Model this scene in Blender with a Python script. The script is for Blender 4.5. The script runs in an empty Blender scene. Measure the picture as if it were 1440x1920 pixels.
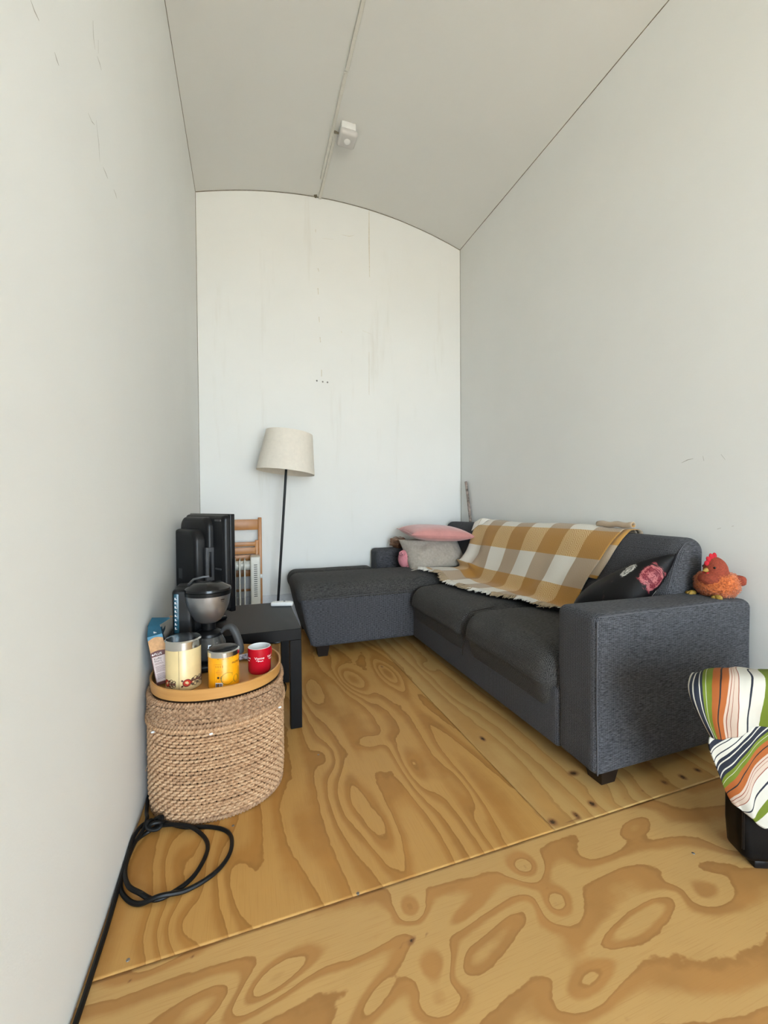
import bpy, bmesh, math, random
import numpy as np
from mathutils import Vector, Matrix, noise
random.seed(7)
PI = math.pi
SC = bpy.context.scene
COL = SC.collection

# ------------------------------------------------------------------ camera
F_PX, YAW, PITCH, ROLL = 761.8, 0.3280, -0.0163, -0.0074      # focal length in px of the 1440x1920 frame
CAM = Vector((0.0, 0.0, 1.0))
def cam_axes():
    cy, sy, cp, sp = math.cos(YAW), math.sin(YAW), math.cos(PITCH), math.sin(PITCH)
    w = Vector((sy*cp, cy*cp, sp)); r = Vector((cy, -sy, 0)); u = r.cross(w)
    cr, sr = math.cos(ROLL), math.sin(ROLL)
    return cr*r + sr*u, cr*u - sr*r, w
AX_R, AX_U, AX_W = cam_axes()
cd = bpy.data.cameras.new('camera'); cam = bpy.data.objects.new('camera', cd); COL.objects.link(cam)
cd.sensor_fit = 'VERTICAL'; cd.sensor_height = 36.0; cd.lens = F_PX/1920*36.0
cd.clip_start = 0.02
cam.matrix_world = Matrix(((AX_R.x, AX_U.x, -AX_W.x, CAM.x), (AX_R.y, AX_U.y, -AX_W.y, CAM.y), (AX_R.z, AX_U.z, -AX_W.z, CAM.z), (0, 0, 0, 1)))
SC.camera = cam
def ray(px, py): return AX_W + (px-720)/F_PX*AX_R - (py-960)/F_PX*AX_U
def on_z(px, py, z=0.0): d = ray(px, py); return CAM + d*((z-CAM.z)/d.z)
def on_y(px, py, y): d = ray(px, py); return CAM + d*(y/d.y)
def on_plane(px, py, p0, n): d = ray(px, py); return CAM + d*((Vector(p0)-CAM).dot(n)/d.dot(n))

# ------------------------------------------------------------------ world, sun, exposure
SC.view_settings.view_transform = 'Standard'; SC.view_settings.look = 'None'
SC.view_settings.gamma = 1.0; SC.view_settings.use_curve_mapping = False
SC.view_settings.exposure = -0.10
W = bpy.data.worlds.new('sky'); SC.world = W; W.use_nodes = True
bg = W.node_tree.nodes['Background']
bg.inputs['Color'].default_value = (0.72, 0.87, 1.0, 1); bg.inputs['Strength'].default_value = 19.5
sd = bpy.data.lights.new('sun', 'SUN'); sd.energy = 51.0; sd.angle = math.radians(0.6); sd.color = (1.0, 0.91, 0.77)
sun = bpy.data.objects.new('sun', sd); COL.objects.link(sun)
sun.rotation_euler = Vector((0.62, -0.22, -0.75)).to_track_quat('-Z', 'Y').to_euler()      # high sun from the side, slightly beyond the back wall: it lights the yard, not the room
# the doorway lets the daylight in (portal only guides the sampling of the sky)
pd = bpy.data.lights.new('doorway_portal', 'AREA'); pd.shape = 'RECTANGLE'
DOOR = dict(x0=-0.26, x1=1.66, z1=2.35, y=-3.10)
pd.size = DOOR['x1']-DOOR['x0']; pd.size_y = DOOR['z1']; pd.cycles.is_portal = True
portal = bpy.data.objects.new('doorway_portal', pd); COL.objects.link(portal)
portal.location = ((DOOR['x0']+DOOR['x1'])/2, DOOR['y']-0.05, DOOR['z1']/2)
portal.rotation_euler = (math.radians(90), 0, 0)
portal.rotation_euler = Vector((0, 1, 0)).to_track_quat('-Z', 'Z').to_euler()

# ------------------------------------------------------------------ node helpers
class NB:
    def __init__(s, name):
        s.m = bpy.data.materials.new(name); s.m.use_nodes = True
        s.t = s.m.node_tree; s.b = s.t.nodes['Principled BSDF']
    def n(s, typ, **kw):
        nd = s.t.nodes.new(typ)
        for k, v in kw.items(): setattr(nd, k, v)
        return nd
    def put(s, sock, v):
        if isinstance(v, bpy.types.NodeSocket): s.t.links.new(v, sock)
        elif isinstance(v, (tuple, list)) and len(v) == 3 and sock.type == 'RGBA': sock.default_value = (*v, 1)
        else: sock.default_value = v
    def math(s, op, a, b=None, c=None, clamp=False):
        nd = s.n('ShaderNodeMath', operation=op, use_clamp=clamp); s.put(nd.inputs[0], a)
        if b is not None: s.put(nd.inputs[1], b)
        if c is not None: s.put(nd.inputs[2], c)
        return nd.outputs[0]
    def coord(s, out='Object'): return s.n('ShaderNodeTexCoord').outputs[out]
    def scale(s, v, sc):
        nd = s.n('ShaderNodeMapping'); s.put(nd.inputs[0], v); nd.inputs['Scale'].default_value = sc; return nd.outputs[0]
    def noise(s, v, scale, detail=3, rough=0.5, dist=0.0):
        nd = s.n('ShaderNodeTexNoise'); s.put(nd.inputs['Vector'], v); nd.inputs['Scale'].default_value = scale
        nd.inputs['Detail'].default_value = detail; nd.inputs['Roughness'].default_value = rough; nd.inputs['Distortion'].default_value = dist
        return nd.outputs['Fac']
    def mix(s, f, a, b, mode='MIX'):
        nd = s.n('ShaderNodeMix', data_type='RGBA', blend_type=mode); s.put(nd.inputs[0], f); s.put(nd.inputs[6], a); s.put(nd.inputs[7], b)
        return nd.outputs[2]
    def ramp(s, f, stops, interp='LINEAR'):
        nd = s.n('ShaderNodeValToRGB'); s.put(nd.inputs[0], f); cr = nd.color_ramp; cr.interpolation = interp
        while len(cr.elements) < len(stops): cr.elements.new(0.5)
        for e, (p, c) in zip(cr.elements, stops): e.position = p; e.color = (*c, 1) if len(c) == 3 else c
        return nd.outputs[0]
    def smooth(s, v, a, b):
        nd = s.n('ShaderNodeMapRange', interpolation_type='SMOOTHSTEP'); s.put(nd.inputs[0], v)
        nd.inputs[1].default_value = a; nd.inputs[2].default_value = b; return nd.outputs[0]
    def sep(s, v):
        nd = s.n('ShaderNodeSeparateXYZ'); s.put(nd.inputs[0], v); return nd.outputs
    def bump(s, h, strength=0.3, dist=0.002):
        nd = s.n('ShaderNodeBump'); nd.inputs['Strength'].default_value = strength; nd.inputs['Distance'].default_value = dist
        s.put(nd.inputs['Height'], h); s.t.links.new(nd.outputs[0], s.b.inputs['Normal'])
    def out(s, color=None, rough=None, **kw):
        if color is not None: s.put(s.b.inputs['Base Color'], color)
        if rough is not None: s.put(s.b.inputs['Roughness'], rough)
        for k, v in kw.items(): s.put(s.b.inputs[k.replace('_', ' ')], v)
        return s.m
MAT = {}
def simple(name, col, rough=0.5, var=0.12, scale=25.0, bump=0.0, bscale=200.0, **kw):
    b = NB(name); c = b.coord()
    n = b.noise(c, scale, 3)
    lo = tuple(x*(1-var) for x in col); hi = tuple(min(1, x*(1+var)) for x in col)
    if bump: b.bump(b.noise(c, bscale, 2), bump, 0.001)
    MAT[name] = b.out(b.ramp(n, [(0.3, lo), (0.7, hi)]), rough, **kw)
    return MAT[name]

# ------------------------------------------------------------------ materials
def m_wall(name, base, stain=0.0):
    b = NB(name); c = b.coord()
    big = b.noise(c, 1.3, 4, 0.6); fine = b.noise(c, 160, 3, 0.6)
    col = b.ramp(big, [(0.30, tuple(x*0.965 for x in base)), (0.70, base)])
    if stain:
        z = b.scale(c, (6, 6, 0.7)); st = b.noise(z, 1.0, 4, 0.65)
        col = b.mix(b.math('MULTIPLY', b.smooth(st, 0.58, 0.78), stain), col, (0.58, 0.53, 0.44))
    b.bump(fine, 0.25, 0.0012)
    MAT[name] = b.out(col, 0.75)
m_wall('wall_paint', (0.83, 0.83, 0.805)); m_wall('back_wall_paint', (0.85, 0.85, 0.825), 0.25)
m_wall('ceiling_paint', (0.75, 0.745, 0.715))

def m_ply(name, grain_axis, light=(0.70, 0.475, 0.235), dark=(0.50, 0.275, 0.095), k=1.0, seed=0.0, amp=2.2, up0=.40, up1=.62):
    b = NB(name); c = b.coord()
    a = b.n('ShaderNodeAttribute', attribute_name='fig').outputs['Fac']
    kn = b.n('ShaderNodeAttribute', attribute_name='knot').outputs['Fac']
    g = (1.9, 0.30, 1) if grain_axis == 'Y' else (0.50, 1.30, 1)
    off = b.n('ShaderNodeVectorMath', operation='ADD'); b.put(off.inputs[0], b.scale(c, g)); off.inputs[1].default_value = (seed, seed*1.7, 0)
    base = b.noise(off.outputs[0], 1.5, 2, 0.45, 0.25)
    g2 = (60, 8, 1) if grain_axis == 'Y' else (8, 60, 1)
    jag = b.noise(b.scale(c, g2), 1.0, 2, 0.6)
    jag2 = b.noise(c, 14, 3, 0.6)
    h = b.math('ADD', b.math('MULTIPLY', base, amp*2.6*k), a)
    h = b.math('ADD', h, b.math('MULTIPLY', jag, 0.10)); h = b.math('ADD', h, b.math('MULTIPLY', jag2, 0.30))
    t = b.math('FRACT', h)
    up = b.smooth(t, up0, up1); dn = b.smooth(t, 0.95, 0.985)
    band = b.math('MULTIPLY', up, b.math('SUBTRACT', 1.0, dn))
    g3 = (420, 9, 1) if grain_axis == 'Y' else (9, 420, 1)
    fib = b.noise(b.scale(c, g3), 1.0, 2, 0.5)
    tone = b.noise(c, 1.7, 3, 0.6)
    lt = b.ramp(tone, [(0.3, tuple(x*0.88 for x in light)), (0.7, light)])
    dk = b.ramp(b.noise(c, 5, 3, 0.6), [(0.3, tuple(x*0.85 for x in dark)), (0.7, tuple(x*1.12 for x in dark))])
    col = b.mix(b.math('MULTIPLY', band, 0.82), lt, dk)
    edge = b.math('MULTIPLY', b.smooth(t, 0.84, 0.94), b.math('SUBTRACT', 1.0, dn))
    col = b.mix(b.math('MULTIPLY', edge, 0.45), col, tuple(x*0.72 for x in dark))
    col = b.mix(b.math('MULTIPLY', b.smooth(fib, 0.48, 0.78), 0.36), col, dark)
    col = b.mix(b.smooth(kn, 0.35, 0.95), col, (0.30, 0.14, 0.05))
    col = b.mix(b.smooth(b.math('ADD', kn, b.math('MULTIPLY', b.noise(c, 160, 2), 0.5)), 1.05, 1.4), col, (0.025, 0.014, 0.008))
    b.bump(fib, 0.12, 0.0006)
    MAT[name] = b.out(col, b.math('ADD', 0.42, b.math('MULTIPLY', band, 0.1)), Specular_IOR_Level=0.35)
m_ply('plywood_front', 'X', (0.59, 0.355, 0.130), (0.415, 0.195, 0.055), 1.0, 3.3, 2.2, .38, .66)
m_ply('plywood_mid', 'Y', (0.575, 0.312, 0.092), (0.40, 0.182, 0.040), 1.0, 8.1, 3.6, .30, .75)
m_ply('plywood_right', 'Y', (0.59, 0.365, 0.135), (0.47, 0.25, 0.075), 0.7, 14.6, 3.5, .2, .8)
simple('subfloor', (0.10, 0.07, 0.04), 0.9)

def m_tweed(name, dark, light, per=0.0052):
    b = NB(name); tc = b.n('ShaderNodeTexCoord'); c = tc.outputs['Object']
    k = 2*PI/per
    x, y, z = b.sep(c); nx, ny, nz = b.sep(tc.outputs['Normal'])
    g = None
    for v, n in ((x, nx), (y, ny), (z, nz)):
        w = b.math('SUBTRACT', 1.0, b.math('ABSOLUTE', n))
        t = b.math('MULTIPLY', b.math('SINE', b.math('MULTIPLY', v, k)), w)
        g = t if g is None else b.math('ADD', g, t)
    sl = b.noise(b.scale(c, (60, 420, 420)), 1.0, 2, 0.6)
    bl = b.noise(c, 5, 3, 0.6)
    f = b.math('ADD', b.math('MULTIPLY', g, 0.24), b.math('MULTIPLY', sl, 1.35))
    f = b.math('ADD', f, b.math('MULTIPLY', bl, 0.05)); f = b.math('SUBTRACT', f, 0.245, clamp=True)
    col = b.ramp(f, [(0.12, dark), (0.85, light)])
    b.bump(f, 0.5, 0.0022)
    MAT[name] = b.out(col, 0.92, Specular_IOR_Level=0.1, Sheen_Weight=0.05, Sheen_Roughness=0.5)
m_tweed('sofa_tweed', (0.007, 0.0073, 0.0085), (0.142, 0.143, 0.158))
m_tweed('sofa_tweed_worn', (0.006, 0.006, 0.0065), (0.125, 0.120, 0.115))
simple('seam_thread', (0.085, 0.085, 0.095), 0.9)
simple('dark_wood', (0.012, 0.007, 0.005), 0.45, Specular_IOR_Level=0.3)
simple('black_lacquer', (0.0045, 0.004, 0.004), 0.40, 0.06, Specular_IOR_Level=0.17)
simple('black_plastic', (0.006, 0.006, 0.0065), 0.32, 0.1, Specular_IOR_Level=0.25)
simple('black_gloss', (0.006, 0.006, 0.007), 0.18, 0.1, Specular_IOR_Level=0.35)
simple('tv_shell', (0.009, 0.009, 0.010), 0.36, 0.15, 10, Specular_IOR_Level=0.28)
simple('tv_screen', (0.004, 0.004, 0.005), 0.08)
simple('grey_plastic', (0.06, 0.06, 0.063), 0.4)
simple('rubber_grey', (0.055, 0.056, 0.058), 0.55)
simple('white_plastic', (0.78, 0.78, 0.76), 0.35, 0.03)
simple('sensor_plastic', (0.60, 0.58, 0.56), 0.4, 0.03)
simple('trunking', (0.70, 0.68, 0.62), 0.5, 0.05)
simple('gap_line', (0.20, 0.17, 0.12), 0.9, 0.3, 40)
simple('scuff', (0.40, 0.38, 0.34), 0.9, 0.2, 60)
simple('stain', (0.70, 0.66, 0.57), 0.9, 0.1, 60)
simple('radiator_enamel', (0.62, 0.60, 0.53), 0.35, 0.04)
simple('radiator_slot', (0.10, 0.10, 0.09), 0.7)
simple('chrome', (0.62, 0.62, 0.60), 0.16, 0.05, Metallic=1.0)
simple('brushed_steel', (0.40, 0.40, 0.41), 0.34, 0.08, Metallic=0.9)
simple('screw_steel', (0.30, 0.29, 0.28), 0.4, 0.2, Metallic=0.8)
simple('mug_red', (0.46, 0.006, 0.018), 0.18, 0.05)
simple('ceramic_white', (0.80, 0.80, 0.79), 0.15, 0.03)
simple('print_white', (0.85, 0.80, 0.80), 0.4, 0.02)
simple('print_dark', (0.030, 0.016, 0.012), 0.5, 0.1)
simple('print_red', (0.50, 0.035, 0.018), 0.35, 0.15, 120)
simple('print_brown', (0.10, 0.018, 0.016), 0.4, 0.2, 120)
simple('print_scroll', (0.12, 0.08, 0.05), 0.4, 0.2, 120)
simple('print_gold', (0.20, 0.17, 0.02), 0.4, 0.1)
simple('print_rust', (0.45, 0.12, 0.01), 0.5, 0.1)
simple('tin_cream', (0.68, 0.525, 0.27), 0.28, 0.05)
simple('tin_orange', (0.88, 0.36, 0.004), 0.32, 0.05)
simple('box_teal', (0.045, 0.19, 0.30), 0.5, 0.1)
simple('box_teal_dark', (0.012, 0.07, 0.11), 0.5, 0.1)
simple('box_wood_print', (0.52, 0.28, 0.12), 0.55, 0.2, 60)
simple('box_maroon', (0.095, 0.022, 0.02), 0.5, 0.1)
simple('box_label', (0.56, 0.46, 0.44), 0.6, 0.05)
simple('paper_white', (0.82, 0.82, 0.80), 0.7, 0.04)
simple('foil', (0.45, 0.44, 0.55), 0.35, 0.5, 90, Metallic=0.6)
simple('gauge_blue', (0.02, 0.075, 0.11), 0.25, 0.25, 40)
simple('cable_black', (0.005, 0.005, 0.005), 0.45, Specular_IOR_Level=0.25)
simple('basket_liner', (0.10, 0.055, 0.028), 0.9)
simple('lampshade', (0.80, 0.74, 0.65), 0.85, 0.03, 40, 0.25, 500)
simple('linen', (0.43, 0.385, 0.325), 0.9, 0.10, 60, 0.5, 700)
simple('pink_velvet', (0.62, 0.275, 0.255), 0.8, 0.08, 20, 0.2, 400, Sheen_Weight=0.4)
simple('pig_pink', (0.70, 0.27, 0.31), 0.8, 0.08, 40, 0.2, 500)
simple('brown_satin', (0.17, 0.085, 0.045), 0.4, 0.3, 30)
simple('hen_rust', (0.27, 0.045, 0.020), 0.9, 0.25, 150, 0.8, 500)
simple('hen_red', (0.50, 0.008, 0.020), 0.85, 0.15, 60)
simple('hen_gold', (0.36, 0.22, 0.035), 0.55, 0.2, 80)
simple('eye_black', (0.004, 0.004, 0.004), 0.1)
simple('case_black', (0.003, 0.0028, 0.0028), 0.5, 0.3, 30, 0.3, 300, Specular_IOR_Level=0.15)
simple('tassel_white', (0.76, 0.73, 0.67), 0.95, 0.05)
simple('tassel_taupe', (0.47, 0.36, 0.235), 0.95, 0.12)
simple('stick_bark', (0.27, 0.21, 0.18), 0.7, 0.85, 38)
simple('ply_edge', (0.60, 0.42, 0.22), 0.7)
simple('baseboard_paint', (0.72, 0.73, 0.74), 0.7, 0.06, 30)
simple('yard_paving', (0.46, 0.42, 0.36), 0.9, 0.1, 4)
simple('concrete_threshold', (0.40, 0.38, 0.35), 0.9)
def m_pine(name, base, dk, ax=(8, 8, 70)):
    b = NB(name); c = b.coord()
    f = b.noise(b.scale(c, ax), 1.0, 3, 0.55, 0.4)
    b.bump(f, 0.1, 0.001)
    MAT[name] = b.out(b.ramp(f, [(0.3, dk), (0.7, base)]), 0.38)
m_pine('chair_beech', (0.52, 0.22, 0.055), (0.40, 0.155, 0.035), (8, 40, 8))
m_pine('tray_birch', (0.56, 0.285, 0.085), (0.47, 0.225, 0.06), (5, 5, 60))
def m_seagrass():
    b = NB('seagrass'); c = b.coord(); r = b.n('ShaderNodeObjectInfo').outputs['Random']
    n = b.noise(c, 70, 3, 0.65); n2 = b.noise(c, 330, 2, 0.6); f = b.math('ADD', b.math('MULTIPLY', n, 0.6), b.math('MULTIPLY', n2, 0.5))
    f = b.math('ADD', f, b.math('MULTIPLY', b.math('SUBTRACT', r, 0.5), 0.10))
    b.bump(n2, 0.6, 0.002)
    MAT['seagrass'] = b.out(b.ramp(f, [(0.32, (0.20, 0.095, 0.042)), (0.52, (0.47, 0.275, 0.145)), (0.75, (0.66, 0.45, 0.27))]), 0.75)
    b = NB('seagrass_lid'); c = b.coord()
    n = b.noise(c, 70, 3, 0.65); n2 = b.noise(c, 330, 2, 0.6); f = b.math('ADD', b.math('MULTIPLY', n, 0.6), b.math('MULTIPLY', n2, 0.5))
    b.bump(n2, 0.6, 0.002)
    MAT['seagrass_lid'] = b.out(b.ramp(f, [(0.32, (0.13, 0.065, 0.032)), (0.52, (0.34, 0.195, 0.105)), (0.75, (0.55, 0.37, 0.225))]), 0.75)
m_seagrass()
def m_blanket():
    b = NB('plaid_weave'); uv = b.n('ShaderNodeUVMap').outputs[0]
    u, v, _ = b.sep(uv)
    fu = b.math('FRACT', b.math('MULTIPLY', u, 0.5)); colpar = b.math('LESS_THAN', fu, 0.5)       # 1: white column, 0: taupe column
    r = b.math('FRACT', b.math('DIVIDE', b.math('ADD', v, 0.265), 0.335)); row = b.math('LESS_THAN', r, 0.5)   # 1: ochre row
    # concentric diamonds
    du = b.math('ABSOLUTE', b.math('SUBTRACT', b.math('FRACT', b.math('MULTIPLY', u, 2.0)), 0.5))
    dv = b.math('ABSOLUTE', b.math('SUBTRACT', b.math('FRACT', b.math('MULTIPLY', v, 12.5)), 0.5))
    d = b.math('ADD', du, dv); ring = b.math('GREATER_THAN', b.math('SINE', b.math('MULTIPLY', d, 38.0)), 0.0)
    white = (0.76, 0.72, 0.64); taupe = (0.435, 0.325, 0.22); ochre = (0.42, 0.205, 0.038); cream = (0.70, 0.50, 0.25)
    nat = b.mix(colpar, b.mix(b.math('MULTIPLY', ring, 0.22), taupe, (0.55, 0.45, 0.34)), b.mix(b.math('MULTIPLY', ring, 0.12), white, (0.60, 0.54, 0.44)))
    och = b.mix(colpar, b.mix(b.math('MULTIPLY', ring, 0.25), ochre, (0.52, 0.30, 0.09)), b.mix(b.math('MULTIPLY', ring, 0.8), cream, (0.46, 0.23, 0.05)))
    col = b.mix(row, nat, och)
    wv = b.math('MULTIPLY', b.math('SINE', b.math('MULTIPLY', u, 400.0)), b.math('SINE', b.math('MULTIPLY', v, 2600.0)))
    b.bump(b.math('ADD', b.math('MULTIPLY', wv, 0.3), b.math('MULTIPLY', ring, 0.3)), 0.35, 0.0015)
    MAT['plaid_weave'] = b.out(col, 0.92, Sheen_Weight=0.2)
m_blanket()
def m_stripes():
    b = NB('striped_cotton'); uv = b.n('ShaderNodeUVMap').outputs[0]; u, v, _ = b.sep(uv)
    wob = b.math('MULTIPLY', b.math('SUBTRACT', b.noise(uv, 9, 2), 0.5), 0.008)
    w = (0.52, 0.495, 0.43); nv = (0.007, 0.010, 0.022); gr = (0.115, 0.155, 0.006); org = (0.31, 0.080, 0.010); bk = (0.010, 0.008, 0.008); pk = (0.48, 0.37, 0.295); rd = (0.22, 0.06, 0.033)
    S = [(0, w), (.03, nv), (.04, w), (.075, nv), (.105, w), (.115, nv), (.165, w), (.178, nv), (.205, gr), (.235, w), (.242, gr), (.285, org), (.330, bk), (.340, org), (.40, pk), (.425, rd), (.430, pk), (.455, rd), (.460, pk), (.50, rd), (.505, w), (.585, nv), (.60, w), (.68, gr), (.745, w), (.84, nv), (.93, w), (.955, nv), (.967, w)]
    col = b.ramp(b.math('FRACT', b.math('ADD', u, wob)), S, 'CONSTANT')
    wv = b.noise(b.scale(uv, (700, 700, 1)), 1.0, 2)
    b.bump(wv, 0.3, 0.001)
    MAT['striped_cotton'] = b.out(col, 0.85)
m_stripes()
def m_floral():
    b = NB('black_floral'); uv = b.n('ShaderNodeUVMap').outputs[0]
    n = b.noise(uv, 16, 3, 0.6, 1.5); n2 = b.noise(uv, 40, 2, 0.6, 2.0)
    col = b.mix(b.smooth(b.noise(uv, 5, 3, 0.6), 0.62, 0.75), (0.006, 0.0055, 0.006), (0.05, 0.035, 0.028))
    def spot(cx, cy, rx, ry, c1, c2, col):
        m = b.n('ShaderNodeVectorMath', operation='SUBTRACT'); b.put(m.inputs[0], uv); m.inputs[1].default_value = (cx, cy, 0)
        q = b.scale(m.outputs[0], (1/rx, 1/ry, 0)); l = b.n('ShaderNodeVectorMath', operation='LENGTH'); b.put(l.inputs[0], q)
        d = b.math('ADD', l.outputs['Value'], b.math('MULTIPLY', b.math('SUBTRACT', n, 0.5), 1.6))
        pet = b.math('SINE', b.math('MULTIPLY', b.math('ADD', l.outputs['Value'], b.math('MULTIPLY', n2, 1.2)), 11.0))
        return b.mix(b.math('SUBTRACT', 1.0, b.smooth(d, 0.75, 0.95)), col, b.mix(b.smooth(pet, -0.6, 0.8), c1, c2))
    col = spot(0.16, 0.26, 0.06, 0.11, (0.25, 0.04, 0.035), (0.60, 0.22, 0.16), col)
    col = spot(0.80, 0.42, 0.060, 0.17, (0.10, 0.10, 0.09), (0.62, 0.60, 0.55), col)
    col = spot(0.985, 0.42, 0.065, 0.20, (0.14, 0.012, 0.022), (0.42, 0.13, 0.13), col)
    col = spot(0.40, 0.0, 0.17, 0.05, (0.40, 0.10, 0.08), (0.65, 0.35, 0.28), col)
    col = spot(0.74, 0.02, 0.08, 0.05, (0.3, 0.3, 0.28), (0.6, 0.58, 0.52), col)
    MAT['black_floral'] = b.out(col, 0.5, Specular_IOR_Level=0.2)
m_floral()
def m_fluff():
    b = NB('hen_fluff'); c = b.coord(); n = b.noise(c, 90, 3, 0.65, 0.6)
    b.bump(n, 0.9, 0.006)
    MAT['hen_fluff'] = b.out(b.ramp(n, [(0.3, (0.36, 0.075, 0.018)), (0.6, (0.66, 0.16, 0.035)), (0.8, (0.78, 0.25, 0.075))]), 0.95, Sheen_Weight=0.3)
m_fluff()
def m_glass():
    b = NB('carafe_glass')
    MAT['carafe_glass'] = b.out((0.75, 0.78, 0.80), 0.02, Transmission_Weight=0.95, IOR=1.45)
m_glass()

# ------------------------------------------------------------------ mesh helpers
def finish(o, mat, smooth):
    if mat: o.data.materials.append(MAT[mat])
    if smooth:
        o.data.polygons.foreach_set('use_smooth', [True]*len(o.data.polygons))
        if smooth == 'auto': o.data.set_sharp_from_angle(angle=math.radians(38))
    return o
def link(name, me, parent=None):
    o = bpy.data.objects.new(name, me); COL.objects.link(o)
    if parent: o.parent = parent
    return o
def bmo(name, bm, mat, parent=None, smooth=False, xf=None):
    if xf is not None: bmesh.ops.transform(bm, matrix=xf, verts=bm.verts)
    bmesh.ops.recalc_face_normals(bm, faces=bm.faces)
    me = bpy.data.meshes.new(name); bm.to_mesh(me); bm.free()
    return finish(link(name, me, parent), mat, smooth)
def pyo(name, v, f, mat, parent=None, smooth=False):
    me = bpy.data.meshes.new(name); me.from_pydata([tuple(p) for p in v], [], f); me.update()
    bm = bmesh.new(); bm.from_mesh(me); bmesh.ops.recalc_face_normals(bm, faces=bm.faces); bm.to_mesh(me); bm.free()
    return finish(link(name, me, parent), mat, smooth)
def thing(name, label, cat, loc=(0, 0, 0), rotz=0.0, group=None):
    o = bpy.data.objects.new(name, None); COL.objects.link(o); o.empty_display_size = 0.05
    o.location = loc; o.rotation_euler = (0, 0, rotz); return tag(o, label, cat, group)
def tag(o, label, cat, group=None):
    o['label'] = label; o['category'] = cat
    if group: o['group'] = group
    return o
def struct(o): o['kind'] = 'structure'; return o
def add_box(bm, x0, x1, y0, y1, z0, z1, bev=0.0, seg=2, xf=None):
    r = bmesh.ops.create_cube(bm, size=1.0, matrix=Matrix.Translation(((x0+x1)/2, (y0+y1)/2, (z0+z1)/2)) @ Matrix.Diagonal((x1-x0, y1-y0, z1-z0, 1)))
    vs = r['verts']
    if bev > 0:
        es = list({e for v in vs for e in v.link_edges})
        rb = bmesh.ops.bevel(bm, geom=es, offset=bev, segments=seg, affect='EDGES', profile=0.5)
        vs = list({v for f in rb['faces'] for v in f.verts} | {v for v in vs if v.is_valid})
    if xf is not None: bmesh.ops.transform(bm, matrix=xf, verts=vs)
    return vs
def box(name, x0, x1, y0, y1, z0, z1, mat, parent=None, bev=0.0, seg=2, off=None, smooth=None):
    bm = bmesh.new(); add_box(bm, x0, x1, y0, y1, z0, z1, bev, seg)
    if off is not None: bmesh.ops.translate(bm, verts=bm.verts, vec=-Vector(off))
    return bmo(name, bm, mat, parent, ('auto' if bev > 0 else False) if smooth is None else smooth)
def catmull(P, n, closed=False):
    P = [Vector(p) for p in P]; N = len(P); out = []
    segs = N if closed else N-1
    for i in range(segs):
        a, b, c, d = (P[(i+k) % N] if closed else P[min(max(i+k, 0), N-1)] for k in (-1, 0, 1, 2))
        for j in range(n):
            t = j/n
            out.append(0.5*((2*b) + (c-a)*t + (2*a-5*b+4*c-d)*t*t + (3*b-a-3*c+d)*t**3))
    if not closed: out.append(P[-1])
    return out
def tube_geo(pts, r, sides=8, closed=False, lobes=0, lobe_amp=0.25, twist=0.0, cap=True, flat=1.0):
    pts = [Vector(p) for p in pts]; N = len(pts); v = []; f = []
    up = Vector((0, 0, 1)); prev = None; ph = 0.0
    for i, p in enumerate(pts):
        a = pts[(i-1) % N] if closed or i > 0 else p; b = pts[(i+1) % N] if closed or i < N-1 else p
        t = (b-a).normalized()
        if prev is None:
            s = t.cross(up)
            if s.length < 1e-3: s = t.cross(Vector((1, 0, 0)))
            s.normalize()
        else:
            s = (prev - t*prev.dot(t)).normalized()
        prev = s; q = s.cross(t)
        rr = r[i] if isinstance(r, (list, tuple)) else r
        if i: ph += (p-pts[i-1]).length*twist
        for k in range(sides):
            th = 2*PI*k/sides; rad = rr*(1 + (lobe_amp*math.cos(lobes*(th-ph)) if lobes else 0))
            v.append(p + s*math.cos(th)*rad + q*math.sin(th)*rad*flat)
    M = N if closed else N-1
    for i in range(M):
        for k in range(sides):
            a = i*sides+k; b = i*sides+(k+1) % sides; c = ((i+1) % N)*sides+(k+1) % sides; d = ((i+1) % N)*sides+k
            f.append((a, b, c, d))
    if cap and not closed:
        f.append(tuple(range(sides))[::-1]); f.append(tuple((N-1)*sides+k for k in range(sides)))
    return v, f
def tube(name, pts, r, mat, parent=None, sides=8, **kw):
    v, f = tube_geo(pts, r, sides, **kw); return pyo(name, v, f, mat, parent, 'auto')
def lathe_geo(prof, n=40, c=(0, 0), sx=1.0, sy=1.0):
    v = []; f = []
    for (r, z) in prof:
        for k in range(n):
            a = 2*PI*k/n; v.append((c[0]+r*math.cos(a)*sx, c[1]+r*math.sin(a)*sy, z))
    for i in range(len(prof)-1):
        for k in range(n):
            f.append((i*n+k, i*n+(k+1) % n, (i+1)*n+(k+1) % n, (i+1)*n+k))
    return v, f
def lathe(name, prof, mat, parent=None, n=40, c=(0, 0), xf=None):
    v, f = lathe_geo(prof, n, c)
    if prof[0][0] > 1e-5 and False: pass
    o = pyo(name, v, f, mat, None, False)
    bm = bmesh.new(); bm.from_mesh(o.data); bmesh.ops.remove_doubles(bm, verts=bm.verts, dist=1e-6)
    bmesh.ops.recalc_face_normals(bm, faces=bm.faces)
    if xf is not None: bmesh.ops.transform(bm, matrix=xf, verts=bm.verts)
    bm.to_mesh(o.data); bm.free(); o.data.polygons.foreach_set('use_smooth', [True]*len(o.data.polygons)); o.data.set_sharp_from_angle(angle=math.radians(38))
    if parent: o.parent = parent
    return o
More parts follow.
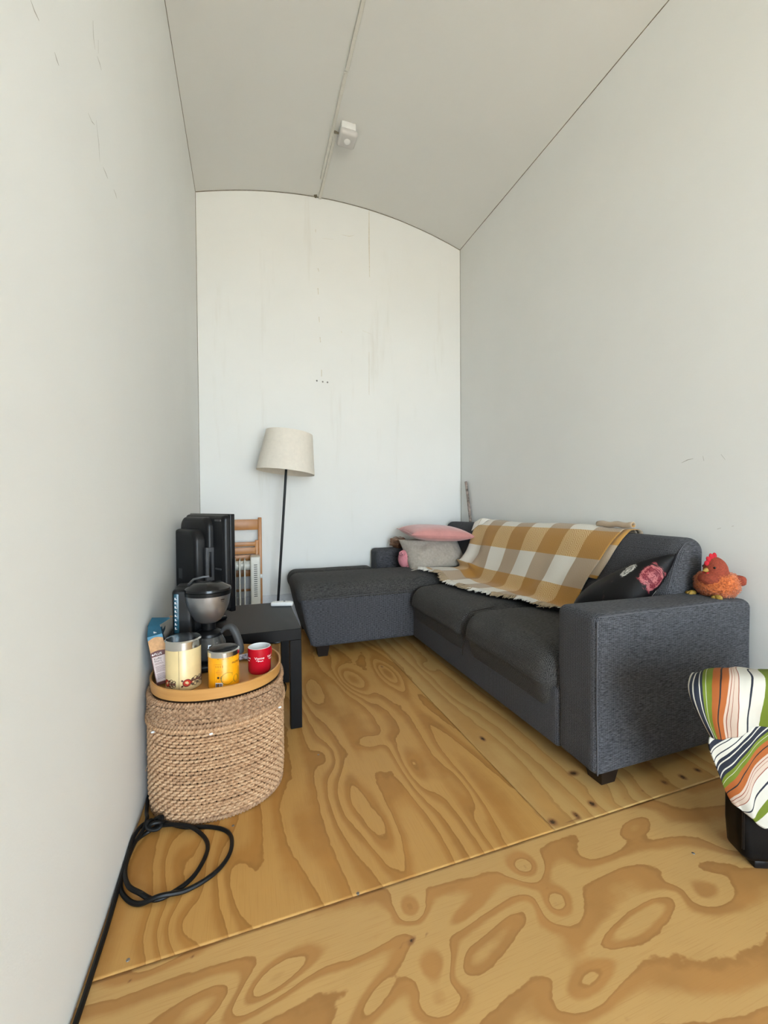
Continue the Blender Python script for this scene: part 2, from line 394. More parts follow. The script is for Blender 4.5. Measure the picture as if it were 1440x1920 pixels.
def soft_box_geo(x0, x1, y0, y1, z0, z1, r, n=8, deform=None):
    c = Vector(((x0+x1)/2, (y0+y1)/2, (z0+z1)/2)); h = Vector(((x1-x0)/2, (y1-y0)/2, (z1-z0)/2)); r = min(r, h.x*.98, h.y*.98, h.z*.98)
    def axis(H):
        e = [r*t for t in (0, 0.25, 0.5, 0.75, 1.0)]
        left = [-H+t for t in e]; inner = [(-H+r)+(2*(H-r))*k/n for k in range(1, n)]
        return left+inner+[-t for t in left[::-1]]
    A = [axis(h.x), axis(h.y), axis(h.z)]; bm = bmesh.new(); vm = {}
    def V(p):
        k = tuple(round(t, 6) for t in p)
        if k not in vm:
            q = Vector([min(max(p[i], -h[i]+r), h[i]-r) for i in range(3)]); d = Vector(p)-q
            w = q + (d.normalized()*r if d.length > 1e-9 else d) + c
            if deform: w = Vector(deform(w))
            vm[k] = bm.verts.new(w)
        return vm[k]
    for ax in range(3):
        a, b = [(1, 2), (2, 0), (0, 1)][ax]
        for sgn in (-1, 1):
            for i in range(len(A[a])-1):
                for j in range(len(A[b])-1):
                    q = []
                    for (ii, jj) in ((i, j), (i+1, j), (i+1, j+1), (i, j+1)):
                        p = [0, 0, 0]; p[ax] = sgn*h[ax]; p[a] = A[a][ii]; p[b] = A[b][jj]; q.append(V(p))
                    try: bm.faces.new(q if sgn > 0 else q[::-1])
                    except ValueError: pass
    return bm
def soft_box(name, x0, x1, y0, y1, z0, z1, r, mat, parent=None, n=8, deform=None):
    return bmo(name, soft_box_geo(x0, x1, y0, y1, z0, z1, r, n, deform), mat, parent, True)
def grid_surface(name, P, mat, parent=None, uv=None, thick=0.0):
    """P[i][j] points -> sheet mesh with optional uv[i][j]"""
    ni, nj = len(P), len(P[0]); v = [p for row in P for p in row]
    f = [(i*nj+j, i*nj+j+1, (i+1)*nj+j+1, (i+1)*nj+j) for i in range(ni-1) for j in range(nj-1)]
    me = bpy.data.meshes.new(name); me.from_pydata([tuple(p) for p in v], [], f); me.update()
    if uv:
        L = me.uv_layers.new(name='UVMap')
        for poly in me.polygons:
            for li in poly.loop_indices:
                vi = me.loops[li].vertex_index; L.data[li].uv = uv[vi//nj][vi % nj]
    o = finish(link(name, me, parent), mat, True)
    if thick:
        md = o.modifiers.new('thickness', 'SOLIDIFY'); md.thickness = thick; md.offset = 0
    return o
def ctrl_surface(ctrl, ni, nj):
    rows = [catmull(r, nj) for r in ctrl]
    cols = [catmull([rows[i][j] for i in range(len(rows))], ni) for j in range(len(rows[0]))]
    return [[cols[j][i] for j in range(len(cols))] for i in range(len(cols[0]))]
def pillow_geo(w, h, t, n=22, pinch=0.09, sag=None):
    v = []; f = []; idx = {}; uvs = []
    for s in (1, -1):
        for i in range(n+1):
            for j in range(n+1):
                u = -1+2*i/n; q = -1+2*j/n; edge = i in (0, n) or j in (0, n)
                if edge and s == -1: idx[(s, i, j)] = idx[(1, i, j)]; continue
                x = w/2*u*(1-pinch*(1-q*q)*abs(u)**3); y = h/2*q*(1-pinch*(1-u*u)*abs(q)**3)
                z = s*t/2*max(0, (1-u**4))**0.55*max(0, (1-q**4))**0.55*(0.75+0.25*(1-u*u)*(1-q*q))
                p = Vector((x, y, z))
                if sag: p = sag(p, u, q, s)
                idx[(s, i, j)] = len(v); v.append(p); uvs.append(((u+1)/2, (q+1)/2))
        for i in range(n):
            for j in range(n):
                q = [idx[(s, i, j)], idx[(s, i+1, j)], idx[(s, i+1, j+1)], idx[(s, i, j+1)]]
                f.append(tuple(q if s > 0 else q[::-1]))
    return v, f, uvs
def pillow(name, w, h, t, M, mat, parent=None, **kw):
    v, f, uvs = pillow_geo(w, h, t, **kw); v = [M @ p for p in v]
    o = pyo(name, v, f, mat, parent, True); L = o.data.uv_layers.new(name='UVMap')
    for lp in o.data.loops: L.data[lp.index].uv = uvs[lp.vertex_index]
    return o
def text_bm(body, size, depth=0.0, align='CENTER', shear=0.0):
    cu = bpy.data.curves.new('t', 'FONT'); cu.body = body; cu.size = size; cu.extrude = depth; cu.align_x = align; cu.align_y = 'CENTER'; cu.shear = shear
    cu.resolution_u = 3
    o = bpy.data.objects.new('t', cu); COL.objects.link(o); dg = bpy.context.evaluated_depsgraph_get(); dg.update()
    me = bpy.data.meshes.new_from_object(o.evaluated_get(dg)); bm = bmesh.new(); bm.from_mesh(me)
    bpy.data.objects.remove(o); bpy.data.meshes.remove(me); bpy.data.curves.remove(cu)
    return bm
def wrap(bm, R, ang, z):
    """flat (x, y) artwork -> on a cylinder of radius R, centred at angle ang and height z; bm z = proud"""
    bmesh.ops.subdivide_edges(bm, edges=[e for e in bm.edges if e.calc_length() > R*0.2], cuts=2)
    for v in bm.verts:
        a = ang + v.co.x/R; rr = R+v.co.z; v.co = Vector((rr*math.cos(a), rr*math.sin(a), z+v.co.y))
def disc_bm(r, n=14, sx=1.0, sy=1.0, c=(0, 0), rot=0.0, bm=None):
    bm = bm or bmesh.new(); vs = []
    for k in range(n):
        a = 2*PI*k/n; x, y = r*sx*math.cos(a), r*sy*math.sin(a)
        vs.append(bm.verts.new((c[0]+x*math.cos(rot)-y*math.sin(rot), c[1]+x*math.sin(rot)+y*math.cos(rot), 0)))
    bm.faces.new(vs); return bm
def stroke_bm(pts, w, bm=None):
    bm = bm or bmesh.new(); L = []; n = len(pts)
    for i, p in enumerate(pts):
        a = Vector(pts[max(i-1, 0)]); b = Vector(pts[min(i+1, n-1)]); t = (b-a).normalized(); s = Vector((-t.y, t.x))
        ww = (w[i] if isinstance(w, list) else w)/2
        L.append((bm.verts.new((p[0]+s.x*ww, p[1]+s.y*ww, 0)), bm.verts.new((p[0]-s.x*ww, p[1]-s.y*ww, 0))))
    for a, b in zip(L, L[1:]): bm.faces.new((a[0], a[1], b[1], b[0]))
    return bm

# ------------------------------------------------------------------ room shell
XL, XR, YB, YF, ZW, RISE = -0.335, 1.942, 3.426, -3.10, 3.40, 0.185
XM, HW = (XL+XR)/2, (XR-XL)/2
def arch(x): return ZW + RISE*(1-((x-XM)/HW)**2)
FL = struct(box('floor', XL-.12, XR+.12, YF-.12, YB+.12, -0.12, -0.018, 'subfloor'))
struct(box('wall_left', XL-.12, XL, YF-.12, YB+.12, -0.12, ZW+.10, 'wall_paint'))
struct(box('wall_right', XR, XR+.12, YF-.12, YB+.12, -0.12, ZW+.10, 'wall_paint'))
def arch_prism(name, y0, y1, zlow, mat, n=40, thick=None):
    xs = [XL + (XR-XL)*i/n for i in range(n+1)]; v = []; f = []
    for y in (y0, y1):
        for x in xs: v.append((x, y, arch(x)))
        for x in xs: v.append((x, y, arch(x)+thick if thick else zlow))
    m = 2*(n+1)
    for i in range(n):
        f += [(i, i+1, m+i+1, m+i), (n+1+i, m+n+1+i, m+n+2+i, n+2+i), (i, n+1+i, n+2+i, i+1), (m+i, m+i+1, m+n+2+i, m+n+1+i)]
    f += [(0, m, m+n+1, n+1), (n, 2*n+1, m+2*n+1, m+n)]
    return pyo(name, v, f, mat)
struct(arch_prism('ceiling', YF-.12, YB+.12, 0, 'ceiling_paint', thick=0.12))
WB = struct(arch_prism('wall_back', YB, YB+.119, -0.12, 'back_wall_paint'))
# front wall behind the photographer, with the open doorway the daylight comes through
bm = bmesh.new()
add_box(bm, XL, DOOR['x0'], YF-.12, YF, -0.018, DOOR['z1']); add_box(bm, DOOR['x1'], XR, YF-.12, YF, -0.018, DOOR['z1']); add_box(bm, XL, XR, YF-.12, YF, DOOR['z1'], ZW+RISE)
struct(bmo('wall_front', bm, 'wall_paint'))
struct(box('ground_outside', -14, 16, -26, YF-.12, -0.22, -0.12, 'yard_paving'))
# thin dark joints where walls, vault and corner meet
n = 40; pts = [(XL+.004 + (XR-XL-.008)*i/n, YB-.001, arch(XL+.004+(XR-XL-.008)*i/n)-.002) for i in range(n+1)]
struct(tube('trim_1', pts, 0.0032, 'gap_line', sides=5))
struct(tube('trim_2', [(XR-.001, YF, ZW), (XR-.001, YB, ZW)], 0.0025, 'gap_line', sides=5))
struct(tube('trim_3', [(XL+.001, YF, ZW), (XL+.001, YB, ZW)], 0.002, 'gap_line', sides=5))
struct(tube('trim_4', [(XL+.001, YB-.001, 0), (XL+.001, YB-.001, ZW)], 0.0022, 'gap_line', sides=5))
struct(tube('trim_5', [(XR-.001, YB-.001, 0), (XR-.001, YB-.001, ZW)], 0.0018, 'gap_line', sides=5))
# lumpy strip of board along the foot of the back wall
bm = bmesh.new(); m = 46
top = [0.275 + 0.012*noise.noise(Vector((i*0.4, 3, 0))) + (0.016 if i in (24, 25, 26) else 0) for i in range(m+1)]
vv = []
for i in range(m+1):
    x = XL+.03 + 1.30*i/m; vv.append([bm.verts.new((x, YB-.001, 0)), bm.verts.new((x, YB-.001, top[i])), bm.verts.new((x, YB-.016, top[i]-.003)), bm.verts.new((x, YB-.018, 0))])
for a, b in zip(vv, vv[1:]):
    for k in range(3): bm.faces.new((a[k], a[k+1], b[k+1], b[k]))
bm.faces.new(vv[0]); bm.faces.new(vv[-1])
struct(bmo('baseboard_back', bm, 'baseboard_paint', None, False))

# ------------------------------------------------------------------ plywood floor sheets
def figure(px, py, sx, sy, amp, rot=0.0):
    p = on_z(px, py); return (p.x, p.y, sx, sy, amp, rot)
FIG_A = [figure(770, 1703, .040, .045, 1.6, .5), figure(815, 1815, .055, .055, 1.7), figure(870, 1715, .085, .024, 1.1, .25), figure(690, 1770, .10, .025, .8, .2),
         figure(985, 1625, .055, .045, 1.7), figure(1040, 1690, .050, .055, 1.5), figure(1310, 1665, .08, .05, 1.4, -.2), figure(1130, 1590, .16, .05, 1.2, .2),
         figure(490, 1850, .10, .035, 1.9, .35), figure(400, 1880, .08, .04, -1.0), figure(560, 1820, .12, .03, .8, .3), figure(1190, 1550, .10, .03, -.9, .2),
         figure(700, 1880, .10, .03, 1.1, .5), figure(820, 1880, .06, .03, 1.2), figure(1100, 1830, .11, .05, 1.5, .3), figure(300, 1800, .10, .03, .8, .15), figure(1380, 1580, .08, .05, 1.1),
         figure(930, 1760, .22, .03, -1.0, .3), figure(1180, 1740, .25, .025, -1.2, .12)]
FIG_B = [figure(660, 1275, .075, .24, 3.2, .12), figure(728, 1262, .055, .22, 2.6, .05), figure(585, 1300, .06, .22, 1.6), figure(775, 1440, .05, .17, 1.7, -.06), figure(660, 1500, .07, .16, 1.5),
         figure(870, 1480, .035, .16, -1.2), figure(720, 1560, .05, .13, 1.2), figure(560, 1560, .05, .22, 1.2, .1), figure(440, 1650, .05, .16, 1.3, .25), figure(330, 1620, .05, .12, 1.2, .2),
         figure(330, 1740, .06, .07, 1.4, .4), figure(610, 1420, .05, .10, -1.1), figure(700, 1390, .07, .05, .9)]
FIG_C = [figure(850, 1300, .06, .25, 1.0), figure(950, 1420, .05, .18, -.9), figure(1180, 1500, .12, .06, .9), figure(800, 1250, .04, .1, 1.0)]
KN_A = [figure(772, 1764, .016, .008, 1.2, .5), figure(800, 1752, .020, .004, .8, .5), figure(752, 1774, .016, .004, .8, .5), figure(985, 1625, .007, .009, .75), figure(1025, 1665, .010, .008, .6), figure(1175, 1910, .014, .012, .55), figure(360, 1795, .007, .005, 1.1), figure(244, 1838, .006, .004, 1.1), figure(1042, 1695, .013, .012, .55), figure(870, 1880, .05, .004, .7, .5), figure(1110, 1790, .03, .004, .6, .4)]
KN_B = [figure(716, 1250, .012, .025, 1.0), figure(1012, 1530, .006, .045, .9, .12), figure(480, 1490, .006, .008, .6)]
KN_C = [figure(1036, 1541, .020, .020, 1.15), figure(1080, 1528, .014, .022, 1.1), figure(1110, 1507, .018, .020, 1.15), figure(1246, 1467, .016, .018, 1.05), figure(1280, 1457, .016, .020, 1.15), figure(1308, 1444, .018, .018, 1.15), figure(905, 1385, .014, .026, 1.2), figure(1205, 1483, .008, .010, .9), figure(1172, 1497, .007, .007, .7), figure(757, 1235, .01, .015, .9), figure(1075, 1450, .03, .02, 1.1), figure(1070, 1540, .03, .004, .9), figure(1100, 1536, .02, .003, .8)]
def ply_sheet(x0, x1, y0, y1, mat, figs, knots, step=0.0065, label=None, lin=(0, 0)):
    nx = int((x1-x0)/step)+1; ny = int((y1-y0)/step)+1
    X, Y = np.meshgrid(np.linspace(x0, x1, nx), np.linspace(y0, y1, ny)); X = X.ravel(); Y = Y.ravel()
    def field(G):
        H = np.zeros_like(X)
        for (cx, cy, sx, sy, a, r) in G:
            dx, dy = X-cx, Y-cy; u = dx*math.cos(r)+dy*math.sin(r); w = dy*math.cos(r)-dx*math.sin(r)
            H += a*np.exp(-(u/sx)**2-(w/sy)**2)
        return H
    N = nx*ny; top = np.stack([X, Y, np.zeros(N)], 1)
    i, j = np.meshgrid(np.arange(nx-1), np.arange(ny-1)); a = (j*nx+i).ravel()
    quads = np.stack([a, a+1, a+nx+1, a+nx], 1)
    # skirt
    ring = list(range(nx)) + [k*nx+nx-1 for k in range(1, ny)] + [N-1-k for k in range(1, nx)] + [k*nx for k in range(ny-2, 0, -1)]
    low = top[ring].copy(); low[:, 2] = -0.018; R = len(ring); ring = np.array(ring)
    q2 = np.stack([ring, N+np.arange(R), N+(np.arange(R)+1) % R, np.roll(ring, -1)], 1)
    V = np.vstack([top, low]); Q = np.vstack([quads, q2])
    me = bpy.data.meshes.new('plywood_sheet'); me.vertices.add(len(V)); me.vertices.foreach_set('co', V.ravel())
    me.loops.add(Q.size); me.loops.foreach_set('vertex_index', Q.ravel().astype(np.int32)); me.polygons.add(len(Q))
    me.polygons.foreach_set('loop_start', np.arange(0, Q.size, 4, dtype=np.int32)); me.update(calc_edges=True); me.validate()
    for nm, G in (('fig', figs), ('knot', knots)):
        at = me.attributes.new(nm, 'FLOAT', 'POINT'); h = field(G) + ((X*lin[0]+Y*lin[1]) if nm == 'fig' else 0); at.data.foreach_set('value', np.concatenate([h, h[ring]]).astype(np.float32))
    o = finish(link('plywood_sheet', me, FL), mat, False)
    if label: o['label'] = label
    return o
XS, YS, GAP = 0.886, 0.996, 0.0012
ply_sheet(XL+.001, XR-.001, YF-.11, YS-1.222, 'plywood_front', [], [], 0.05)
ply_sheet(XL+.001, XR-.001, YS-1.22, YS-GAP, 'plywood_front', FIG_A, KN_A, 0.0075, 'plywood sheet with swirling pale figure laid crosswise', (1.2, 8.5))
ply_sheet(XL+.001, XS-GAP, YS+GAP, YB-.001, 'plywood_mid', FIG_B, KN_B, 0.0075, 'amber plywood sheet with long looping grain', (11.0, 0.8))
ply_sheet(XS+GAP, XR-.001, YS+GAP, YB-.001, 'plywood_right', FIG_C, KN_C, 0.0065, 'pale knotty plywood sheet under the sofa', (9.0, -1.0))
for (px, py) in [(671, 1675), (240, 1800), (597, 1415), (437, 1228+320), (1300, 1600)]:
    p = on_z(px, py); v, f = lathe_geo([(0.0008, .0006), (0.0035, .0008), (.0042, .0002), (.0042, -.004)], 12, (p.x, p.y)); pyo('screw_head', v, f, 'screw_steel', FL, True)

# ------------------------------------------------------------------ marks and screws on the walls
def mark(pxs, wall, w, mat, name='scuff_mark'):
    bm = bmesh.new(); L = []
    for (px, py) in pxs:
        if wall == 'left': d = ray(px, py); p = CAM + d*((XL-CAM.x)/d.x); p.x += .0004
        elif wall == 'right': d = ray(px, py); p = CAM + d*((XR-CAM.x)/d.x); p.x -= .0004
        else: p = on_y(px, py, YB-.0004)
        L.append(p)
    rows = []
    for i, p in enumerate(L):
        t = (L[min(i+1, len(L)-1)]-L[max(i-1, 0)]).normalized(); nrm = Vector((0, 1, 0)) if wall == 'back' else Vector((1, 0, 0))
        s = t.cross(nrm).normalized()*w*(0.35 if i in (0, len(L)-1) else 1.0)/2; rows.append((bm.verts.new(p+s), bm.verts.new(p-s)))
    for a, b in zip(rows, rows[1:]): bm.faces.new((a[0], a[1], b[1], b[0]))
    o = bmo(name, bm, mat); o.parent = {'left': bpy.data.objects['wall_left'], 'right': bpy.data.objects['wall_right'], 'back': WB}[wall]
    return o
for pts, w in [([(57, 0), (64, 20), (73, 39)], .004), ([(102, 98), (106, 112), (110, 123)], .004), ([(174, 38), (175, 70), (178, 93)], .0035), ([(184, 75), (184, 100)], .003), ([(182, 105), (187, 120), (190, 132)], .0035),
               ([(165, 212), (172, 228), (177, 234)], .002), ([(180, 225), (185, 270), (187, 304)], .0025), ([(193, 313), (198, 325), (202, 335)], .0035), ([(213, 355), (217, 365), (219, 373)], .0035), ([(252, 1560), (246, 1590), (236, 1620)], .003)]:
    mark(pts, 'left', w, 'scuff')
for pts, w in [([(1278, 868), (1290, 862), (1300, 860)], .003), ([(1318, 855), (1320, 864)], .003), ([(1352, 852), (1360, 862)], .003), ([(1345, 992), (1352, 990)], .004), ([(1372, 987), (1376, 986)], .004)]:
    mark(pts, 'right', w, 'scuff')
for pts, w in [([(592, 430), (592, 436)], .012), ([(596, 503), (598, 509)], .016), ([(596, 540), (597, 552)], .016), ([(598, 594), (599, 604)], .016), ([(600, 632), (601, 642)], .016), ([(603, 693), (603, 706)], .02), ([(692, 395), (692, 450), (693, 520)], .012), ([(680, 620), (697, 627)], .006), ([(692, 660), (692, 740)], .010), ([(640, 621), (641, 624)], .012), ([(640, 440), (655, 443), (664, 441)], .004), ([(605, 447), (625, 449)], .004)]:
    mark(pts, 'back', w, 'stain', 'stain_mark')
for (px, py, which) in [(594, 714, 'end of the row nearer the left wall'), (605, 716, 'middle of the row of three'), (614, 717, 'end of the row nearer the right wall')]:
    p = on_y(px, py, YB)
    v, f = lathe_geo([(0.0005, 0.007), (0.006, .006), (.007, .002), (.003, 0.0), (.003, -.004)], 10)
    o = pyo('wall_screw', [(p.x+a, YB-c, p.z+b) for a, b, c in v], f, 'screw_steel', None, True)
    tag(o, 'tiny dark screw in the back wall, '+which, 'screw', 'three screws in the back wall')
# ------------------------------------------------------------------ ceiling cable trunking and motion sensor
def trunk(x, y0, y1, w, t, name, label):
    bm = bmesh.new(); add_box(bm, x-w/2, x+w/2, y0, y1, arch(x)-t, arch(x)+.0005, .002, 1)
    return tag(bmo(name, bm, 'trunking', None, 'auto'), label, 'trunking')
trunk(0.598, YF+.01, 2.375, .022, .014, 'cable_trunking', 'painted cable trunking running along the crown of the ceiling')
trunk(0.596, 2.39, 3.22, .020, .013, 'cable_trunking', 'painted cable trunking beside the shorter run from motion sensor')
trunk(0.618, 2.80, YB-.002, .022, .016, 'cable_trunking', 'short cable trunking from motion sensor to the back wall')
S = thing('motion_sensor', 'small square white motion sensor on the ceiling', 'sensor', (0.690, 2.755, arch(0.69)))
xf = Matrix.Rotation(0.10, 4, 'Y') @ Matrix.Rotation(0.22, 4, 'X')
bm = bmesh.new(); add_box(bm, -.05, .05, -.055, .045, -.050, .004, .006, 2); bmo('mount', bm, 'white_plastic', S, 'auto')
bmo('housing', soft_box_geo(-.062, .062, -.068, .062, -.088, -.046, .020, 3), 'sensor_plastic', S, True)
v, f = lathe_geo([(.0005, -.100), (.012, -.098), (.021, -.092), (.023, -.086)], 24); pyo('lens', [(a, b-.003, c) for a, b, c in v], f, 'white_plastic', S, True)
tube('cable', [(-.085, .03, -.012), (-.07, .03, -.014), (-.045, .03, -.02)], .006, 'gap_line', S, 6)
tag(pyo('chipped_plaster', *[x for x in ([(0.565, YB-.02, arch(.57)-.001), (.59, YB-.03, arch(.59)-.001), (.597, YB-.004, arch(.6)-.002), (.575, YB-.004, arch(.575)-.012), (.585, YB-.012, arch(.585)-.02)], [(0, 1, 4), (1, 2, 4), (2, 3, 4), (3, 0, 4), (0, 3, 2, 1)])], 'gap_line'), 'small dark crumbled bit of plaster where trunking meets the back wall', 'plaster')

# ------------------------------------------------------------------ sofa
SO = thing('corner_sofa', 'dark grey tweed corner sofa with chaise along the right wall', 'sofa', (1.50, 2.2, 0))
def sp(w): return w   # sofa parts are built in world metres, then shifted to the sofa's origin
def spart(name, x0, x1, y0, y1, z0, z1, r, mat='sofa_tweed', n=8, deform=None):
    bm = soft_box_geo(x0, x1, y0, y1, z0, z1, r, n, deform); bmesh.ops.translate(bm, verts=bm.verts, vec=(-1.50, -2.2, 0))
    return bmo(name, bm, mat, SO, True)
def nz(p, s, a): return a*noise.noise(Vector(p)*s)
AR0, AR1 = 1.062, 1.252
arm = spart('armrest', 1.118, 1.925, AR0, AR1, .062, .620, .030, 'sofa_tweed', 8, lambda p: (p.x+nz(p, 5, .004), p.y+nz(p+Vector((3, 0, 0)), 4, .004), p.z+nz(p, 4, .004)-(.010*max(0, (p.x-1.75)/.17) if p.z > .4 else 0)))
far = spart('armrest', 1.03, 1.915, 3.225, 3.412, .062, .630, .035, 'sofa_tweed', 6)
base = spart('seat_base', 1.115, 1.90, AR1-.01, 2.66, .065, .30, .02, 'sofa_tweed', 6)
def seat_def(p):
    x, y, z = p
    t = min(1, max(0, (x-1.08)/.5)); z2 = z + (0.012*math.sin(PI*t) if z > .3 else 0) + nz(p, 6, .003)
    b = max(0, (z-.16)/.26); x2 = x - (0.028*math.sin(PI*min(1, max(0, (z-.10)/.32))) if x < 1.25 else 0)
    return (x2 + (0.05*(1-b) if x < 1.2 and z < .30 else 0), y, z2)
s1 = spart('seat_cushion', 1.095, 1.62, AR1+.001, 1.905, .15, .432, .075, 'sofa_tweed_worn', 8, seat_def)
s2 = spart('seat_cushion', 1.095, 1.62, 1.907, 2.635, .15, .432, .075, 'sofa_tweed_worn', 8, seat_def)
def back_def(p):
    xf_ = 1.585 + (p.z-.40)*.40; k = (1.90-xf_)/.30
    return (1.90-(1.90-p.x)*k + nz(p, 4, .005), p.y, p.z + nz(p+Vector((9, 0, 0)), 2.2, .008)*(1 if p.z > .5 else 0))
back = spart('backrest', 1.60, 1.90, 1.222, 3.38, .30, .845, .062, 'sofa_tweed', 14, back_def)
def ch_def(p):
    x, y, z = p
    if x < .8: x += 0.075*max(0, (.40-z)/.33)**1.2 + 0.035*max(0, (z-.46)/.04)**2*0
    return (x + nz(p, 5, .004), y, z + (nz(p, 4, .006) if z > .3 else 0))
cb = spart('chaise_base', .325, 1.62, 2.650, 3.40, .068, .40, .030, 'sofa_tweed', 8, ch_def)
def cc_def(p):
    x, y, z = p
    t = (y-2.652)/(3.22-2.652); cr = 0.028*math.sin(PI*min(1, max(0, t)))*(1 if z > .40 else 0)
    return (x + nz(p, 5, .005), y, z + cr + nz(p, 5, .004))
cc = spart('chaise_cushion', .305, 1.62, 2.646, 3.225, .345, .478, .066, 'sofa_tweed_worn', 10, cc_def)
cc2 = spart('chaise_cushion', .310, 1.028, 3.20, 3.412, .345, .482, .066, 'sofa_tweed_worn', 6, lambda p: (p.x+nz(p, 5, .005), p.y, p.z+nz(p, 5, .003)+.006*(p.z > .42)))
def foot(x, y, w=.085):
    v = []; h = .072; t = w/2; b = w/2-.012
    for (s, z) in ((b, 0), (t, h)):
        for (a, c) in ((-1, -1), (1, -1), (1, 1), (-1, 1)): v.append((x+a*s-1.50, y+c*s-2.2, z))
    pyo('foot', v, [(0, 1, 2, 3), (4, 5, 6, 7), (0, 1, 5, 4), (1, 2, 6, 5), (2, 3, 7, 6), (3, 0, 4, 7)], 'dark_wood', SO)
for (x, y) in [(1.215, 1.135), (1.84, 1.13), (.475, 2.705), (.45, 3.35), (1.45, 2.70), (1.84, 3.34), (1.20, 3.36)]: foot(x, y)
def seam(pts, r=.0022, mat='seam_thread'):
    tube('seam', [Vector(p)-Vector((1.50, 2.2, 0)) for p in pts], r, mat, SO, 5)
seam([(1.128, AR0+.006, .07), (1.124, AR0+.006, .35), (1.126, AR0+.006, .598)])
seam([(1.13, AR0+.007, .6135), (1.4, AR0+.007, .6145), (1.72, AR0+.007, .613), (1.90, AR0+.008, .601)])
seam([(1.126, AR1-.008, .08), (1.124, AR1-.008, .5), (1.13, AR1-.010, .607)], .0016, 'sofa_tweed')
seam([(.355, 2.651, .385), (.6, 2.648, .392), (.9, 2.648, .397), (1.08, 2.648, .398)], .0016)
seam([(.352, 2.668, .38), (.375, 2.668, .25), (.395, 2.668, .08)], .0016)
seam([(1.085, 1.906, .20), (1.09, 1.906, .36), (1.13, 1.906, .425), (1.28, 1.906, .440)], .0025, 'dark_wood')
seam([(1.675, 1.226, .64), (1.715, 1.228, .74), (1.745, 1.232, .79), (1.785, 1.235, .828), (1.85, 1.238, .838)], .0022)
for i in range(5): seam([(1.088+.006*i, 1.899, .385+.008*i), (1.086+.006*i, 1.914, .387+.008*i)], .0016)

# ------------------------------------------------------------------ plaid throw
def sstep(a, b, x): t = min(1, max(0, (x-a)/(b-a))); return t*t*(3-2*t)
BX = lambda z: 1.585+(z-.40)*.40 - .013
path = catmull([(1.905, 0, .835), (1.88, 0, .862), (1.83, 0, .868), (1.785, 0, .860), (BX(.80)-.002, 0, .805), (BX(.68), 0, .68), (BX(.56), 0, .56), (BX(.49)-.012, 0, .488), (1.555, 0, .462), (1.48, 0, .461), (1.36, 0, .461), (1.22, 0, .459), (1.12, 0, .452)], 14)
acc = [0.0]
for a, b in zip(path, path[1:]): acc.append(acc[-1]+(b-a).length)
S0 = acc[2*14]          # s = 0 on the ridge
def path_at(s):
    s += S0; k = max(0, min(len(acc)-2, int(np.searchsorted(acc, s))-1)); t = (s-acc[k])/(acc[k+1]-acc[k]); return path[k].lerp(path[k+1], min(1, max(0, t)))
NU, NV = 112, 90
def blanket_pt(u, t):
    send = 0.80*(1-sstep(-.1, 1.05, u)) + 0.585*sstep(-.1, 1.05, u) - 0.03*math.sin(u*9)*(u > .1)
    smin = -0.075
    s = smin + (send-smin)*t
    p = path_at(s); q = path_at(s+.004); tan = (q-p).normalized(); nrm = Vector((tan.z, 0, -tan.x))
    if nrm.x > 0 and nrm.z < 0: nrm = -nrm
    if nrm.dot(Vector((-.6, 0, .8))) < 0: nrm = -nrm
    yl = 2.835 - 0.03*sstep(.1, .45, s) + .03*sstep(.5, .8, s); yr = 1.545 + 0.10*sstep(.05, .45, s) + .03*sstep(.45, .6, s)
    y = yl + (yr-yl)*u
    fold = 0.026*(0.5+0.5*math.sin(u*24+4*s+1.8*math.sin(u*8)))*sstep(.08, .36, s)*(1-sstep(.42, .50, s))*(1.1-.85*u)
    fold += 0.012*(0.5+0.5*math.sin(u*34+s*10))*sstep(.47, .56, s)*.5
    fold += 0.006*(noise.noise(Vector((u*7, s*6, 1)))+.6) + 0.010*(0.5+0.5*math.sin(u*10+1))*(1-sstep(-.02, .09, s))
    fold += 0.010*math.exp(-((s-.445)/.05)**2)*(0.5+0.5*math.sin(u*19))
    p = p + nrm*max(0, fold)
    p.z += 0.052*sstep(2.56, 2.67, y)*sstep(.38, .46, s)
    p.x -= 0.030*sstep(2.56, 2.67, y)*sstep(.30, .42, s)*(1-sstep(.44, .5, s))
    return Vector((p.x, y + 0.012*noise.noise(Vector((u*5, s*5, 7))), p.z)), s
P = []; UV = []
for i in range(NV+1):
    row = []; ur = []
    for j in range(NU+1):
        p, s = blanket_pt(j/NU, i/NV); row.append(p); ur.append((8*j/NU, s + 0.028*(j/NU-.5)))
    P.append(row); UV.append(ur)
BL = thing('throw_blanket', 'ochre, beige and white plaid throw draped over the sofa back', 'blanket', (1.55, 2.2, .44))
OFF = Vector((1.55, 2.2, .44))
grid_surface('woven_cloth', [[p-OFF for p in r] for r in P], 'plaid_weave', BL, UV, .004)
# rolled edge at the top end of the throw
rp = []; ruv = []
for i in range(15):
    row = []; ur = []
    for k in range(40):
        a = k/39*2*PI*1.75; r = .017 - .007*k/39; y = 1.735-.215*i/14
        row.append(Vector((1.835+r*math.cos(a+1.2), y, .890+.003*math.sin(i)+r*math.sin(a+1.2)*.85))-OFF); ur.append((5.2 if k < 26 else 7.2, .02 if k < 24 else .10))
    rp.append(row); ruv.append(ur)
grid_surface('rolled_edge', rp, 'plaid_weave', BL, ruv, .004)
# turned-back corner at the far top end
fc = [[(1.84, 2.76, .878), (1.80, 2.80, .885), (1.76, 2.86, .862)], [(1.79, 2.74, .880), (1.76, 2.79, .888), (1.735, 2.85, .852)], [(1.755, 2.77, .842), (1.735, 2.80, .835), (1.715, 2.86, .79)]]
fs = ctrl_surface(fc, 6, 6)
grid_surface('turned_corner', [[p-OFF for p in r] for r in fs], 'plaid_weave', BL, [[(.3 if j > 5 else 2.6, .0 if i > 3 else .12) for j in range(len(fs[0]))] for i in range(len(fs))], .004)
